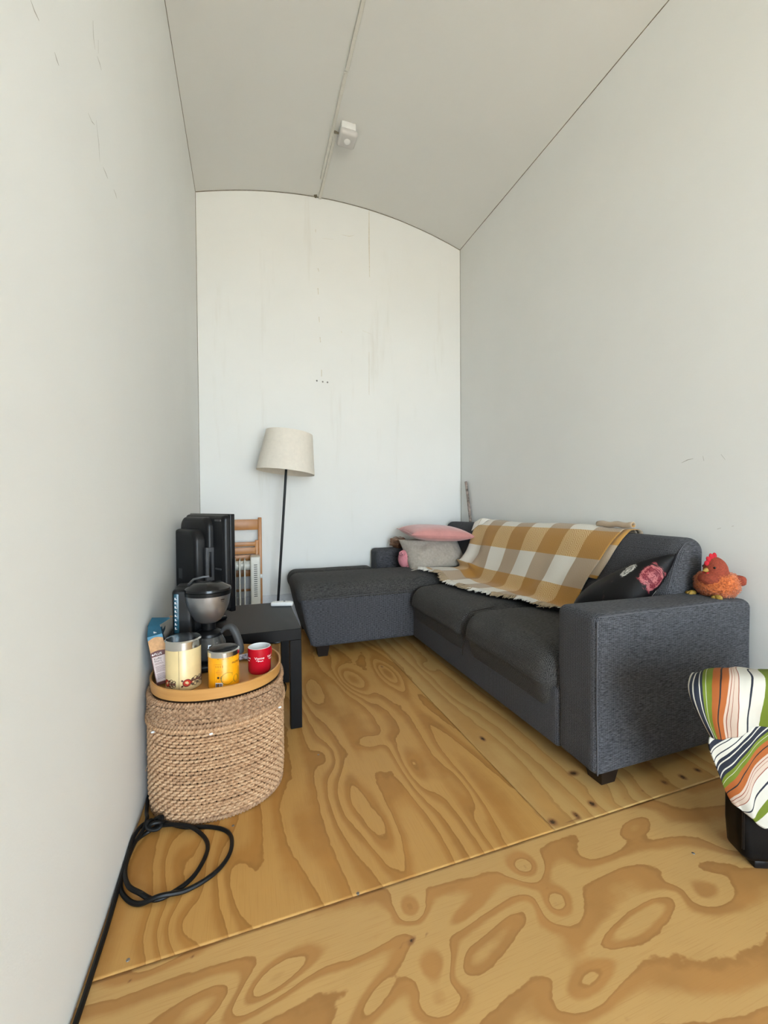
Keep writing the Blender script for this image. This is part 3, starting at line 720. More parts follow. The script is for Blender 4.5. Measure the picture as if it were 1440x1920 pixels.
# hem on the near side
hp = []; hu = []
for i in range(NV+1):
    t = i/NV
    if t > .62: break
    p, s = blanket_pt(1.0, t); hp.append([p-OFF, p-OFF+Vector((.010, -.025-.03*t, -.002))]); hu.append([(7.5, s+.1), (7.9, s+.1)])
grid_surface('hem', hp, 'plaid_weave', BL, hu, .003)
# fringe
def tassel_mesh(seed):
    rnd = random.Random(seed); V = []; Fc = []
    for k in range(5):
        a = rnd.uniform(-.5, .5); L = rnd.uniform(.035, .058); pts = []
        for q in range(6):
            t = q/5; pts.append((-L*t*math.cos(a*t), L*t*math.sin(a)*.8+rnd.uniform(-.002, .002)+(k-2)*.0022, .006*math.sin(t*PI)*rnd.uniform(.3, 1.2)+.0025*rnd.random()))
        v, f = tube_geo(pts, [.0034, .0034, .003, .0026, .0022, .0014], 5); b = len(V); V += v; Fc += [tuple(i+b for i in q) for q in f]
    me = bpy.data.meshes.new('tassel'); me.from_pydata([tuple(p) for p in V], [], Fc); me.update(); me.polygons.foreach_set('use_smooth', [True]*len(me.polygons)); return me
TM = {}
for c in ('white', 'taupe'):
    TM[c] = [tassel_mesh(i+(10 if c == 'taupe' else 0)) for i in range(5)]
    for me in TM[c]: me.materials.append(MAT['tassel_'+c])
NT = 88
for i in range(NT):
    u = (i+.5)/NT; c = 'white' if int(u*8) % 2 == 0 else 'taupe'
    p, s = blanket_pt(u, 1.0); pa, _ = blanket_pt(max(0, u-.01), 1.0); pb, _ = blanket_pt(min(1, u+.01), 1.0)
    o = link('tassel', random.choice(TM[c]), BL); d = (pb-pa)
    o.location = p-OFF+Vector((.004, 0, .001)); o.rotation_euler = (0, random.uniform(-.10, .02), math.atan2(d.y, d.x)+PI/2+random.uniform(-.35, .35)); o.scale = (random.uniform(1.0, 1.5),)*3

# ------------------------------------------------------------------ cushions and plush toys
def rotm(loc, x, y, z): 
    m = Matrix((x, y, z)).transposed().to_4x4(); return Matrix.Translation(loc) @ m
def frame(nrm, up):
    z = Vector(nrm).normalized(); y = (Vector(up)-z*Vector(up).dot(z)).normalized(); return y.cross(z), y, z
# grey linen cushion leaning on the far armrest
def lin(p, u, q, s): return p + Vector((0, 0, (s*.022*noise.noise(Vector((u*2.2, q*2.2, s))) + s*.016*abs(noise.noise(Vector((u*5+q*2, q*3-u, s+4)))))*(1-u**4)*(1-q**4)))
x_, y_, z_ = frame((-.10, -.80, .62), (.12, .0, 1)); C = thing('cushion', 'rumpled grey linen cushion under the pink one', 'cushion', (1.42, 3.02, .51))
GM = rotm(Vector((1.445, 3.005, .612)), x_, y_, z_) @ Matrix.Rotation(.30, 4, 'Z')
GC = pillow('cover', .50, .37, .20, GM, 'linen', C, sag=lin, pinch=.05, n=40)
for v in GC.data.vertices:
    q = v.co.copy()
    q.z = max(q.z, .508 + .04*(q.z-.508)); q.z = min(q.z, .716 + .06*(q.z-.716))
    if q.z < .64: q.y = min(q.y, 3.222)
    v.co = q - C.location
o = tube('corner_tie', [Vector(p)-C.location for p in [(1.235, 2.88, .50), (1.21, 2.86, .496), (1.185, 2.845, .502)]], [.016, .012, .006], 'linen', C, 8)
x_, y_, z_ = frame((.05, -.06, 1), (.1, 1, 0)); C = thing('cushion', 'flat dusty pink velvet cushion on top of the linen cushion', 'cushion', (1.47, 3.02, .745))
pillow('cover', .53, .44, .125, rotm(Vector((0, 0, .028)), x_, y_, z_), 'pink_velvet', C, pinch=.07)
v = []; pv, pf, _ = pillow_geo(.532, .442, .125, 22, .07)
rim = [Vector((x, y, 0)) for x, y in [(-.266*(1-.07*(1-q*q)), .221*q) for q in np.linspace(-1, 1, 14)]]
M_ = rotm(Vector((0, 0, .028)), x_, y_, z_); tube('piping', [M_ @ p for p in rim], .003, 'pink_velvet', C, 6)
rim = [Vector((.266*u, -.221*(1-.07*(1-u*u)), 0)) for u in np.linspace(-1, 1, 16)]; tube('piping', [M_ @ p for p in rim], .003, 'pink_velvet', C, 6)
# black floral cushion against the near end of the back
C = thing('cushion', 'shiny black cushion with pink and white flowers by the near armrest', 'cushion', (1.48, 1.42, .47))
def quad_pillow(name, A, B, Cc, D, t, mat, parent, keep, n=24):
    A, B, Cc, D = map(Vector, (A, B, Cc, D)); nrm = (B-A).cross(D-A).normalized()
    if nrm.z < 0: nrm = -nrm
    v, f, uvs = pillow_geo(2, 2, 1, n, .10); out = []
    for p in v:
        a, b = (p.x+1)/2, (p.y+1)/2
        q = A.lerp(B, a).lerp(D.lerp(Cc, a), b) + nrm*p.z*t
        out.append(keep(q)-parent.location)
    o = pyo(name, out, f, mat, parent, True); L = o.data.uv_layers.new(name='UVMap')
    for lp in o.data.loops: L.data[lp.index].uv = uvs[lp.vertex_index]
    return o
def keep_off(q):
    q.z = max(q.z, .449 + .05*(q.z-.449)); 
    if q.z < .64: q.y = max(q.y, 1.262)
    q.x = min(q.x, 1.585+(q.z-.40)*.40-.006)
    return q
quad_pillow('cover', (1.60, 1.61, .49), (1.735, 1.222, .795), (1.50, 1.262, .57), (1.45, 1.53, .46), .165, 'black_floral', C, keep_off)
# pig plush
PG = thing('plush_pig', 'pink plush pig peeking out from beneath the linen cushion', 'plush toy', (1.222, 3.055, .505))
def blob(name, c, r, mat, parent, nz_a=0.0, nz_s=10, rot=None, sub=3, shape=None):
    bm = bmesh.new(); bmesh.ops.create_icosphere(bm, subdivisions=sub, radius=1.0)
    R = rot or Matrix.Identity(3)
    for v in bm.verts:
        d = v.co.copy(); k = 1+nz_a*noise.noise(d*nz_s)
        if shape: d = shape(d)
        v.co = R @ Vector((d.x*r[0]*k, d.y*r[1]*k, d.z*r[2]*k)) + Vector(c)
    return bmo(name, bm, mat, parent, True)
pr = Matrix.Rotation(.55, 3, 'Y')
blob('head', (.0, .0, .060), (.062, .065, .078), 'pig_pink', PG, .03, 3)
blob('snout', (-.048, -.045, .110), (.026, .026, .022), 'pig_pink', PG)
blob('eye', (-.004, -.065, .085), (.005, .004, .009), 'eye_black', PG); blob('nostril', (-.062, -.064, .118), (.004, .004, .004), 'eye_black', PG, sub=2); blob('nostril', (-.056, -.067, .104), (.004, .004, .004), 'eye_black', PG, sub=2)
blob('body', (.085, .045, .055), (.08, .07, .055), 'pig_pink', PG, .03, 3); blob('paw', (.0, -.055, .006), (.014, .016, .010), 'pig_pink', PG)
tube('mouth', [(.008, -.066, .078), (.014, -.064, .066), (.010, -.064, .052)], .002, 'eye_black', PG, 5)
# crumpled brown satin bundle on the far armrest
o = blob('satin_bundle', (0, 0, 0), (.075, .055, .050), 'brown_satin', None, .22, 2.6, None, 4, lambda d: d*(1+.06*math.sin(9*d.x+5*d.z)+.05*math.sin(12*d.z)))
o.location = (1.255, 3.300, .678); tag(o, 'crumpled shiny brown fabric bundle behind the cushions on the armrest', 'fabric')
# hen plush
HN = thing('plush_hen', 'orange plush hen with red comb sitting on the armrest', 'plush toy', (1.832, 1.138, .609), math.radians(-50))
HN.scale = (.78, .78, .84)
def bodyshape(d): return Vector((d.x, d.y, d.z*(1.0 if d.z > 0 else .92)))
def hen_body():
    bm = bmesh.new(); bmesh.ops.create_icosphere(bm, subdivisions=5, radius=1.0)
    for v in bm.verts:
        d = v.co.copy(); k = 1+.045*noise.noise(d*9)+.04*abs(noise.noise(d*17))
        v.co = Vector((d.x*.094*k, d.y*.074*k, d.z*.071*k + .068 + .010*d.x*d.x*(d.z > 0)))
    return bmo('body', bm, 'hen_fluff', HN, True)
hen_body()
# fluffy tufts
rnd = random.Random(3); V = []; Fc = []
for i in range(1500):
    th = rnd.uniform(0, 2*PI); ct = rnd.uniform(-.8, .72); st = math.sqrt(1-ct*ct); d = Vector((st*math.cos(th), st*math.sin(th), ct))
    p = Vector((d.x*.094, d.y*.074, d.z*.071+.068+.010*d.x*d.x*(d.z > 0))); nrm = Vector((d.x/.094, d.y/.074, d.z/.071)).normalized(); s = nrm.orthogonal().normalized(); s.rotate(Matrix.Rotation(rnd.uniform(0, 6.28), 3, nrm)); t = nrm.cross(s)
    L = rnd.uniform(.006, .011); w = .0035; tip = p+nrm*L+Vector((rnd.uniform(-.004, .004), rnd.uniform(-.004, .004), rnd.uniform(-.005, .001))); b = len(V)
    V += [p-nrm*.002+s*w, p-nrm*.002-s*w*.5+t*w, p-nrm*.002-s*w*.5-t*w, tip]; Fc += [(b, b+1, b+3), (b+1, b+2, b+3), (b+2, b, b+3)]
o = pyo('fluff', V, Fc, 'hen_fluff', HN, True); o['kind'] = 'stuff'
def headshape(d):
    w = 1.0 + .42*max(0, -d.z)**1.1
    return Vector((d.x*w, d.y*w, d.z))
blob('head', (-.006, -.008, .132), (.054, .050, .070), 'hen_rust', HN, .02, 8, Matrix.Rotation(-.12, 3, 'Y'), 4, headshape)
blob('breast_bib', (-.030, -.028, .094), (.056, .050, .036), 'hen_rust', HN, .04, 6, None, 4)
HC = Vector((-.006, -.008, .132)); FA = math.atan2(-.6, -.8)
def on_head(az, el, k=1.0):
    return HC + Vector((.054*math.cos(el)*math.cos(az), .052*math.cos(el)*math.sin(az), .068*math.sin(el)))*k
for el, h in ((.55, .015), (.85, .020), (1.15, .021), (1.45, .017)):
    p = on_head(FA, el, 1.10); blob('comb', p, (.012, .007, h), 'hen_red', HN, .05, 4, Matrix.Rotation(FA, 3, 'Z') @ Matrix.Rotation(PI/2-el, 3, 'Y'), 3)
v, f = lathe_geo([(.012, 0), (.011, .008), (.005, .018), (.0005, .023)], 10)
M_ = Matrix.Translation(on_head(FA, .10, .96)) @ Vector((-.8, -.6, -.15)).to_track_quat('Z', 'Y').to_matrix().to_4x4(); pyo('beak', [M_ @ Vector(p) for p in v], f, 'hen_gold', HN, True)
for da in (-.18, .18): blob('wattle', on_head(FA+da, -.22, 1.06), (.009, .008, .013), 'hen_red', HN)
for da in (-.72, .72): blob('eye', on_head(FA+da, .32, 1.0), (.0055, .0055, .0060), 'eye_black', HN)
blob('tail', (.088, -.010, .096), (.030, .020, .022), 'hen_rust', HN, .10, 5, Matrix.Rotation(-.15, 3, 'Y'), 4)
blob('tail_tip', (.098, -.012, .088), (.020, .018, .020), 'hen_rust', HN, .10, 5)
for (cx, cy, r) in [(-.104, -.002, .5), (-.006, -.086, -.9)]:
    F_ = blob('foot', (cx, cy, .016), (.022, .013, .013), 'hen_gold', HN, .05, 5, Matrix.Rotation(r, 3, 'Z'))
    for k in (-1, 0, 1):
        a = r+PI+k*.55; blob('toe', (cx+.016*math.cos(a), cy+.016*math.sin(a), .014), (.015, .008, .010), 'hen_gold', F_, 0, 1, Matrix.Rotation(a, 3, 'Z'), 2)

# ------------------------------------------------------------------ weathered stick in the far corner
o = tube('stick', catmull([(1.922, 3.02, .004), (1.921, 3.10, .35), (1.921, 3.20, .75), (1.923, 3.255, 1.0), (1.921, 3.300, 1.213)], 8), .0125, 'stick_bark', None, 9)
tag(o, 'thin weathered paint-spotted stick leaning in the corner behind the sofa', 'stick')

# ------------------------------------------------------------------ side table
TX0, TX1, TY0, TY1, TZ = -.320, .230, 1.843, 2.393, .45
T = thing('side_table', 'square black lacquered side table beside the wicker basket', 'table', ((TX0+TX1)/2, (TY0+TY1)/2, 0))
box('table_top', TX0, TX1, TY0, TY1, TZ-.05, TZ, 'black_lacquer', T, .0015, 1, T.location)
for x in (TX0, TX1-.05):
    for y in (TY0, TY1-.05): box('leg', x, x+.05, y, y+.05, 0, TZ-.05, 'black_lacquer', T, .0015, 1, T.location)
# remote
R = thing('remote_control', 'white remote control lying on the black side table', 'remote', (.184, 2.300, TZ), -.28)
bmo('body', soft_box_geo(-.060, .060, -.020, .020, .0, .025, .0095, 4, lambda p: (p.x, p.y, p.z*(1-.15*abs(p.x)/.06))), 'white_plastic', R, True)
v, f = lathe_geo([(.0005, 0.0262), (.006, 0.0260), (.007, .0195)], 14, (.012, 0)); pyo('button', v, f, 'grey_plastic', R, True)
for k in range(3): v, f = lathe_geo([(.0005, 0.0256), (.003, 0.0254), (.0035, .0195)], 10, (-.012-.012*k, 0)); pyo('button', v, f, 'white_plastic', R, True)

# ------------------------------------------------------------------ television, screen turned to the sofa
ta = Vector((-.075, 2.03, 0)); tb = Vector((-.288, 2.385, 0)); dv = (tb-ta); TWID = 0.47
tvd = dv.normalized(); ang = math.atan2(tvd.y, tvd.x)
TV = thing('television', 'black flat television on the side table turned to the sofa, back showing', 'television', ((ta.x+tb.x)/2, (ta.y+tb.y)/2, TZ), ang)
hw = dv.length/2   # local +x runs from near edge to far edge, local +y is the back side
def tvb(name, *a, mat='tv_shell', bev=.008, par=None): 
    bm = bmesh.new(); add_box(bm, *a, bev, 3); return bmo(name, bm, mat, par or TV, 'auto')
z0, z1 = .055, .515
tvb('bezel', -hw, hw, -.030, -.006, z0, z1, mat='black_gloss', bev=.004)
tvb('screen', -hw+.02, hw-.02, -.0315, -.029, z0+.03, z1-.02, mat='tv_screen', bev=.0005)
def slab(name, x0, x1, z0_, z1_, y0, y1, rc, mat, n=8):
    pts = []
    for (cx, cz, a0) in ((x1-rc, z1_-rc, 0), (x0+rc, z1_-rc, 90), (x0+rc, z0_+rc, 180), (x1-rc, z0_+rc, 270)):
        for k in range(n+1): a = math.radians(a0+90*k/n); pts.append((cx+rc*math.cos(a), cz+rc*math.sin(a)))
    cxm, czm = (x0+x1)/2, (z0_+z1_)/2; rings = []
    bm = bmesh.new()
    for (y, sh) in ((y0, 0), (y1-.016, .0), (y1-.008, .003), (y1-.002, .009), (y1, .018)):
        rings.append([bm.verts.new((cxm+(x-cxm)*(1-sh/((x1-x0)/2)), y, czm+(z-czm)*(1-sh/((z1_-z0_)/2)))) for x, z in pts])
    N = len(pts)
    for r0, r1 in zip(rings, rings[1:]):
        for k in range(N): bm.faces.new((r0[k], r0[(k+1) % N], r1[(k+1) % N], r1[k]))
    bm.faces.new(rings[0]); bm.faces.new(rings[-1])
    return bmo(name, bm, mat, TV, 'auto')
slab('rear_cover', -hw+.004, hw-.004, z0+.005, z1-.005, -.010, .024, .02, 'tv_shell')
slab('rear_step', -hw+.105, hw-.012, z0+.012, z1-.016, .010, .052, .05, 'tv_shell')
slab('rear_bulge', -hw+.135, hw-.02, z0+.02, z1-.075, .030, .098, .06, 'tv_shell')
pp = tvb('port_panel', -hw+.098, -hw+.116, .024, .062, z0+.02, z0+.30, mat='grey_plastic', bev=.002)
tvb('slot', -hw+.0962, -hw+.099, .038, .050, z0+.16, z0+.28, mat='black_gloss', bev=.0005, par=pp)
for zz in (.05, .075, .10, .125):
    v, f = lathe_geo([(.0005, .0025), (.0035, .0025), (.0045, .0)], 10); pyo('socket', [(-hw+.098-c, .044+a, z0+zz+b) for a, b, c in v], f, 'white_plastic' if zz < .08 else 'black_gloss', pp, True)
for zz in (.20, .43): tvb('clip', -hw-.0005+.03, -hw+.085, .0235, .0265, z0+zz-.004, z0+zz+.004, mat='grey_plastic', bev=.0008)
tvb('sticker', hw-.14, hw-.10, .0965, .0985, z0+.14, z0+.19, mat='grey_plastic', bev=.0003)
tvb('stand_neck', -.04, .04, -.012, .03, .012, z0+.03, mat='black_gloss', bev=.004)
bmo('stand_foot', soft_box_geo(-.12, .12, -.035, .085, .0, .016, .007, 5), 'black_gloss', TV, True)

# ------------------------------------------------------------------ folding chair, radiator and floor lamp by the back wall
CH = thing('folding_chair', 'folded beech wooden chair leaning on the back wall behind the radiator', 'chair', (-.08, 3.36, 0))
def cpart(name, x0, x1, z0, z1, y0, y1, bev=.004):
    bm = bmesh.new(); add_box(bm, x0+.08, x1+.08, y0-3.36, y1-3.36, z0, z1, bev, 2); return bmo(name, bm, 'chair_beech', CH, 'auto')
cpart('post', .090, .118, 0, .912, 3.355, 3.395); cpart('post', -.300, -.272, 0, .912, 3.355, 3.395)
cpart('back_slat', -.275, .093, .815, .897, 3.365, 3.385)
cpart('seat_rail', .066, .090, .10, .735, 3.338, 3.362); cpart('seat_rail', -.272, -.248, .10, .735, 3.338, 3.362)
for (a, b) in ((.688, .722), (.628, .680), (.570, .622), (.512, .564), (.454, .506)): cpart('seat_slat', -.250, .068, a, b, 3.335, 3.350, .003)
cpart('rung', -.275, .093, .335, .352, 3.352, 3.366, .004); cpart('rung', -.275, .093, .18, .20, 3.352, 3.366, .004)
RD = thing('oil_radiator', 'cream oil-filled radiator with fins in front of the folded chair', 'radiator', (-.08, 3.235, 0))
for k in range(6):
    x = -.002 - .0345*k
    bmo('fin', soft_box_geo(x-.0055+.08-.01, x+.0055+.08-.01, -.075, .075, .075, .605, .0045, 3), 'radiator_enamel', RD, True)
tube('oil_tube', [(.08-.20, 0, .555), (.08+.03, 0, .555)], .036, 'radiator_enamel', RD, 16); tube('oil_tube', [(.08-.20, 0, .13), (.08+.03, 0, .13)], .032, 'radiator_enamel', RD, 16)
bmo('control_box', soft_box_geo(.028+.08, .098+.08, -.082, .082, .07, .625, .010, 5), 'radiator_enamel', RD, True)
for k in range(16): 
    bm = bmesh.new(); z = .33+.0155*k; add_box(bm, .052+.08, .076+.08, -.0835, -.081, z, z+.006, .0008, 1); bmo('vent_slot', bm, 'radiator_slot', RD, False)
v, f = lathe_geo([(.016, 0), (.015, .014), (.0005, .016)], 16); pyo('knob', [(.178+c, a-.02, .47+b) for a, b, c in v], f, 'white_plastic', RD, True)
for x in (-.16, .11): box('foot', x-.02, x+.02, -.13, .13, .0, .03, 'black_plastic', RD, .006); box('foot_bracket', x-.012, x+.012, -.03, .03, .028, .10, 'black_plastic', RD, .002)
# lamp
LB = Vector((.205, 3.165, 0)); LT = Vector((.302, 3.185, 1.36)); ld = (LT-LB).normalized()
L = thing('floor_lamp', 'tilted floor lamp with cream drum shade and thin black pole', 'lamp', LB)
lathe('base', [(.0005, .0), (.125, .0), (.13, .004), (.128, .014), (.02, .022), (.0005, .024)], 'black_plastic', L, 40)
tube('pole', [(0, 0, .02), (LT-LB)*.5, LT-LB], .0095, 'black_plastic', L, 10)
Q = ld.to_track_quat('Z', 'X').to_matrix().to_4x4(); TL = Matrix.Rotation(.035, 4, 'Y')
M_ = Matrix.Translation(on_y(539.5, 848, 3.18)-LB) @ TL @ Q
lathe('shade', [(.218, -.155), (.175, .148), (.1735, .148), (.2165, -.155), (.218, -.155)], 'lampshade', L, 56, xf=M_)
lathe('socket', [(.0005, -.09), (.018, -.09), (.02, -.03), (.016, -.02), (.0005, -.02)], 'black_plastic', L, 16, xf=M_)
lathe('bulb', [(.012, -.02), (.016, .0), (.029, .03), (.028, .052), (.015, .07), (.0005, .074)], 'ceramic_white', L, 16, xf=M_)
for k in range(3):
    a = k*2.094+.4; tube('shade_spoke', [M_ @ Vector((.018*math.cos(a), .018*math.sin(a), -.03)), M_ @ Vector((.2*math.cos(a), .2*math.sin(a), -.06))], .002, 'black_plastic', L, 5)

# ------------------------------------------------------------------ seagrass basket
BC = Vector((-.100, 1.594, 0)); BRX, BRY = .222, .215; BH = .382
BK = thing('seagrass_basket', 'oval woven seagrass basket with lid standing against the left wall', 'basket', BC)
def oval(a, k=1.0, add=0.0, e=2.35):
    c, s = math.cos(a), math.sin(a); r = (abs(c)**e+abs(s)**e)**(-1/e); return Vector((c*r*(BRX*k+add), s*r*(BRY*k+add), 0))
LZ = .302
nseg = 64; v = []; f = []
prof = [(.0, .004), (.93, .004), (.945, .02), (.955, LZ-.01), (.955, BH-.01), (.90, BH-.004), (.0, BH-.004)]
for (k, z) in prof:
    for i in range(nseg): p = oval(2*PI*i/nseg, k); v.append((p.x, p.y, z))
for i in range(len(prof)-1):
    for k in range(nseg): f.append((i*nseg+k, i*nseg+(k+1) % nseg, (i+1)*nseg+(k+1) % nseg, (i+1)*nseg+k))
pyo('liner', v, f, 'basket_liner', BK, True)
NST = 64
def weave_row(z, par, k=.985, r=.0056, amp=.0050, mat='seagrass', wob=.0022, name='woven_strand'):
    N = NST*7; pts = []; ph = random.uniform(0, 6)
    for i in range(N):
        a = 2*PI*i/N; w = math.cos(NST*a/1.0*.5*2 + par*PI)
        p = oval(a, k, amp*w); p.z = z + wob*math.sin(3*a+ph) + wob*.8*math.sin(NST*a*.5*2+par*PI+1.3); pts.append(p)
    return tube(name, pts, r, mat, BK, 6, closed=True, lobes=2, lobe_amp=.20, twist=230)
zs = np.linspace(.020, LZ-.012, 29)
for i, z in enumerate(zs):
    kk = .955+.035*math.sin(min(1, z/.06)*PI/2); weave_row(float(z), i % 2, kk, .0047, .0036, wob=.0012)
for i, z in enumerate(np.linspace(LZ+.020, BH-.020, 6)): weave_row(float(z), i % 2, .985, .0054, .0035, 'seagrass_lid')
def braid(z, k, r, mat, name='braided_rim'):
    N = 520; pts = []
    for i in range(N): p = oval(2*PI*i/N, k); p.z = z + .0015*math.sin(2*PI*i/N*5); pts.append(p)
    tube(name, pts, r, mat, BK, 8, closed=True, lobes=2, lobe_amp=.24, twist=300)
braid(.009, .965, .0085, 'seagrass_lid'); braid(LZ+.010, 1.0, .0075, 'seagrass_lid'); braid(LZ-.004, 1.01, .0078, 'seagrass'); braid(BH-.006, .985, .0085, 'seagrass_lid')
for i in range(NST//2):
    a = 2*PI*(i+.5)/(NST//2)
    tube('stake', [oval(a, .958)+Vector((0, 0, z)) for z in (.01, .10, .2, LZ)], .003, 'seagrass_lid', BK, 5)
for a in (-1.62, -2.45, -.55, .35):
    p = oval(a, 1.04); blob('white_tie', (p.x, p.y, LZ-.014), (.006, .004, .0035), 'white_plastic', BK, .1, 4)
for k in range(3):
    p = oval(PI-.1+.25*k, 1.0); tube('loose_fibre', [p+Vector((0, 0, .2-.03*k)), p+Vector((-.004, -.018, .215-.03*k)), p+Vector((-.006, -.03, .208-.03*k))], .0008, 'seagrass', BK, 4)
# tray
TRZ = BH+.008
TR = thing('tray', 'oval birch wooden tray lying on the seagrass basket', 'tray', (BC.x, BC.y, TRZ))
v = []; f = []; prof = [(0, .006), (.945, .006), (.948, .010), (.952, .034), (.965, .0355), (.985, .034), (.975, .0), (.0, .0)]
prof = [(k*1.0, z) for k, z in prof]
for (k, z) in prof:
    for i in range(72): p = oval(2*PI*i/72, k, 0, 2.2); v.append((p.x, p.y, z))
for i in range(len(prof)-1):
    for k in range(72): f.append((i*72+k, i*72+(k+1) % 72, (i+1)*72+(k+1) % 72, (i+1)*72+k))
half = 3*72
me_v, me_f = v, f
pyo('tray_rim', v, [q for q in f if min(q) >= 72 and max(q) < 7*72], 'tray_birch', TR, 'auto')
lo = [q for q in f if max(q) < 2*72]; lo2 = [q for q in f if min(q) >= 6*72]
pyo('tray_base', v, lo+lo2, 'tray_birch', TR, 'auto')
bm_ = None
for o in (TR.children): 
    bm = bmesh.new(); bm.from_mesh(o.data); bmesh.ops.delete(bm, geom=[v for v in bm.verts if not v.link_faces], context='VERTS'); bmesh.ops.remove_doubles(bm, verts=bm.verts, dist=1e-6); bm.to_mesh(o.data); bm.free()
TZ2 = TRZ+.0062

# ------------------------------------------------------------------ things on the tray
def art(par, bm, R, a, z, mat, name):
    wrap(bm, R, a, z); return bmo(name, bm, mat, par, False)
def facing(c): return math.atan2(-c[1], -c[0])
# cream canister
c = (-.205, 1.510); R1 = .0545; H1 = .142
CN = thing('canister', 'cream tin canister with folk flower border and steel lid', 'canister', (*c, TZ2))
lathe('body', [(.0005, .001), (R1-.003, .0), (R1, .003), (R1, H1-.004), (R1-.003, H1), (.0005, H1)], 'tin_cream', CN, 56)
lathe('lid', [(R1+.0005, H1-.006), (R1+.0022, H1-.006), (R1+.0022, H1+.018), (R1-.002, H1+.0225), (R1-.008, H1+.0205), (.0005, H1+.0225)], 'chrome', CN, 56)
fa = facing(c)
art(CN, stroke_bm([(0, -.067), (0, .067)], .0012), R1+.0002, fa-.26, .07, 'print_scroll', 'seam_line')
def tulip(x, dirn):
    bm = bmesh.new(); disc_bm(.011, 16, 1.05, .95, (x, 0), 0, bm); disc_bm(.006, 8, 1, .8, (x+dirn*.011, 0), 0, bm)
    art(CN, bm, R1+.0006, fa-.26, .028, 'print_red', 'printed_flower')
    bm = bmesh.new(); pts = [(x+.0125*math.cos(t), .0115*math.sin(t)) for t in np.linspace(0, 2*PI, 20)]; stroke_bm(pts, .0022, bm)
    for s in (-1, 1):
        stroke_bm([(x-dirn*.012, s*.007), (x-dirn*.017, s*.011)], .005, bm)
    art(CN, bm, R1+.0008, fa-.26, .028, 'print_brown', 'printed_outline')
def scroll(x, s, dirn, k=1.0):
    bm = bmesh.new()
    pts = [(x+dirn*k*(.006+.007*math.cos(t)*(1-t/14)), s*k*(.009+.007*math.sin(t)*(1-t/14))) for t in np.linspace(-2.2, 6.6, 26)]
    stroke_bm(pts, .0022, bm); disc_bm(.005*k, 12, 1.3, .8, (x-dirn*.004, s*.008*k), s*dirn*.7, bm)
    art(CN, bm, R1+.0004, fa-.26, .028, 'print_scroll', 'printed_scroll')
tulip(.024, 1)
for q in (1, -1): scroll(.045, q, 1); scroll(.064, q, 1, .9); scroll(.086, q, 1, 1.0)
bm = bmesh.new(); stroke_bm([(.034, 0), (.05, .002), (.07, -.001), (.10, .001)], .004, bm); art(CN, bm, R1+.0007, fa-.26, .030, 'print_brown', 'printed_stem'); tulip(.108, 1)
tulip(-.046, -1)
for q in (1, -1): scroll(-.031, q, 1, .9); scroll(-.020, q, 1, .7)
bm = bmesh.new(); stroke_bm([(-.036, 0), (-.010, 0)], .003, bm); art(CN, bm, R1+.0007, fa-.26, .028, 'print_brown', 'printed_stem')
# orange coffee tin
c = (-.077, 1.477); R2 = .0490; H2 = .110
CT = thing('coffee_tin', 'orange coffee tin with steel lid on the tray', 'tin', (*c, TZ2))
lathe('body', [(.0005, .001), (R2-.002, .0), (R2, .002), (R2, H2-.003), (R2-.002, H2), (.0005, H2)], 'tin_orange', CT, 56)
lathe('lid', [(R2+.0005, H2-.004), (R2+.002, H2-.004), (R2+.002, H2+.011), (R2-.002, H2+.0145), (R2-.007, H2+.0125), (.0005, H2+.013)], 'chrome', CT, 56)
fa = facing(c)
def ctxt(s, size, x, z, mat, name='printed_text', shear=0.0):
    bm = text_bm(s, size, 0, 'LEFT', shear); bmesh.ops.translate(bm, verts=bm.verts, vec=(x, 0, .0)); art(CT, bm, R2+.0006, fa, z, mat, name)
# big thin serif lettering "Col"
bm = bmesh.new()
pts = [(.012+.021*math.cos(t), .019*math.sin(t)) for t in np.linspace(.75, 2*PI-.75, 34)]; stroke_bm(pts, [.0006+.0022*abs(math.cos(t/2+PI/2))**1.0*(1-abs(math.sin(t))) + .0006 for t in np.linspace(.75, 2*PI-.75, 34)], bm)
stroke_bm([(.0275, .006), (.0272, .0175)], .0009, bm)
pts = [(.0415+.0095*math.cos(t), -.007+.012*math.sin(t)) for t in np.linspace(0, 2*PI, 26)]; stroke_bm(pts, [.0007+.0016*abs(math.cos(t)) for t in np.linspace(0, 2*PI, 26)], bm)
stroke_bm([(.0565, .028), (.0565, -.019)], .0022, bm); stroke_bm([(.053, -.019), (.060, -.019)], .0009, bm); stroke_bm([(.053, .027), (.0565, .028)], .0009, bm)
art(CT, bm, R2+.0006, fa, .036, 'print_gold', 'printed_letters')
ctxt('PREMIUM', .0095, .026, .083, 'print_dark')
for (s, sz, x, z, m) in [('INGREDIENTEN', .0032, -.026, .087, 'print_rust'), ('Bewaren', .003, -.024, .0625, 'print_rust'), ('koel en droog', .003, -.026, .0585, 'print_rust'), ('na openen', .003, -.024, .0545, 'print_rust')][:0]: ctxt(s, sz, x, z, m)
bm = bmesh.new()
for k in range(4): stroke_bm([(-.025+.007*k, .074), (-.025+.007*k, .0815)], .0022, bm)
stroke_bm([(-.028, .0855), (-.006, .0855)], .0012, bm)
for (w, z) in [(.010, .068), (.016, .0645), (.022, .061), (.022, .058), (.016, .0545), (.010, .051)]: stroke_bm([(-.015-w/2, z), (-.015+w/2, z)], .0009, bm)
stroke_bm([(-.031, .01), (-.031, .088)], .0006, bm)
for k in range(3): stroke_bm([(-.027+.009*k, .028), (-.0235+.009*k, .035), (-.020+.009*k, .028), (-.027+.009*k, .028)], .001, bm)
art(CT, bm, R2+.0006, fa, 0, 'print_rust', 'printed_lines')
bm = bmesh.new(); stroke_bm([(-.0215, .0415), (-.0145, .0415)], .007, bm)
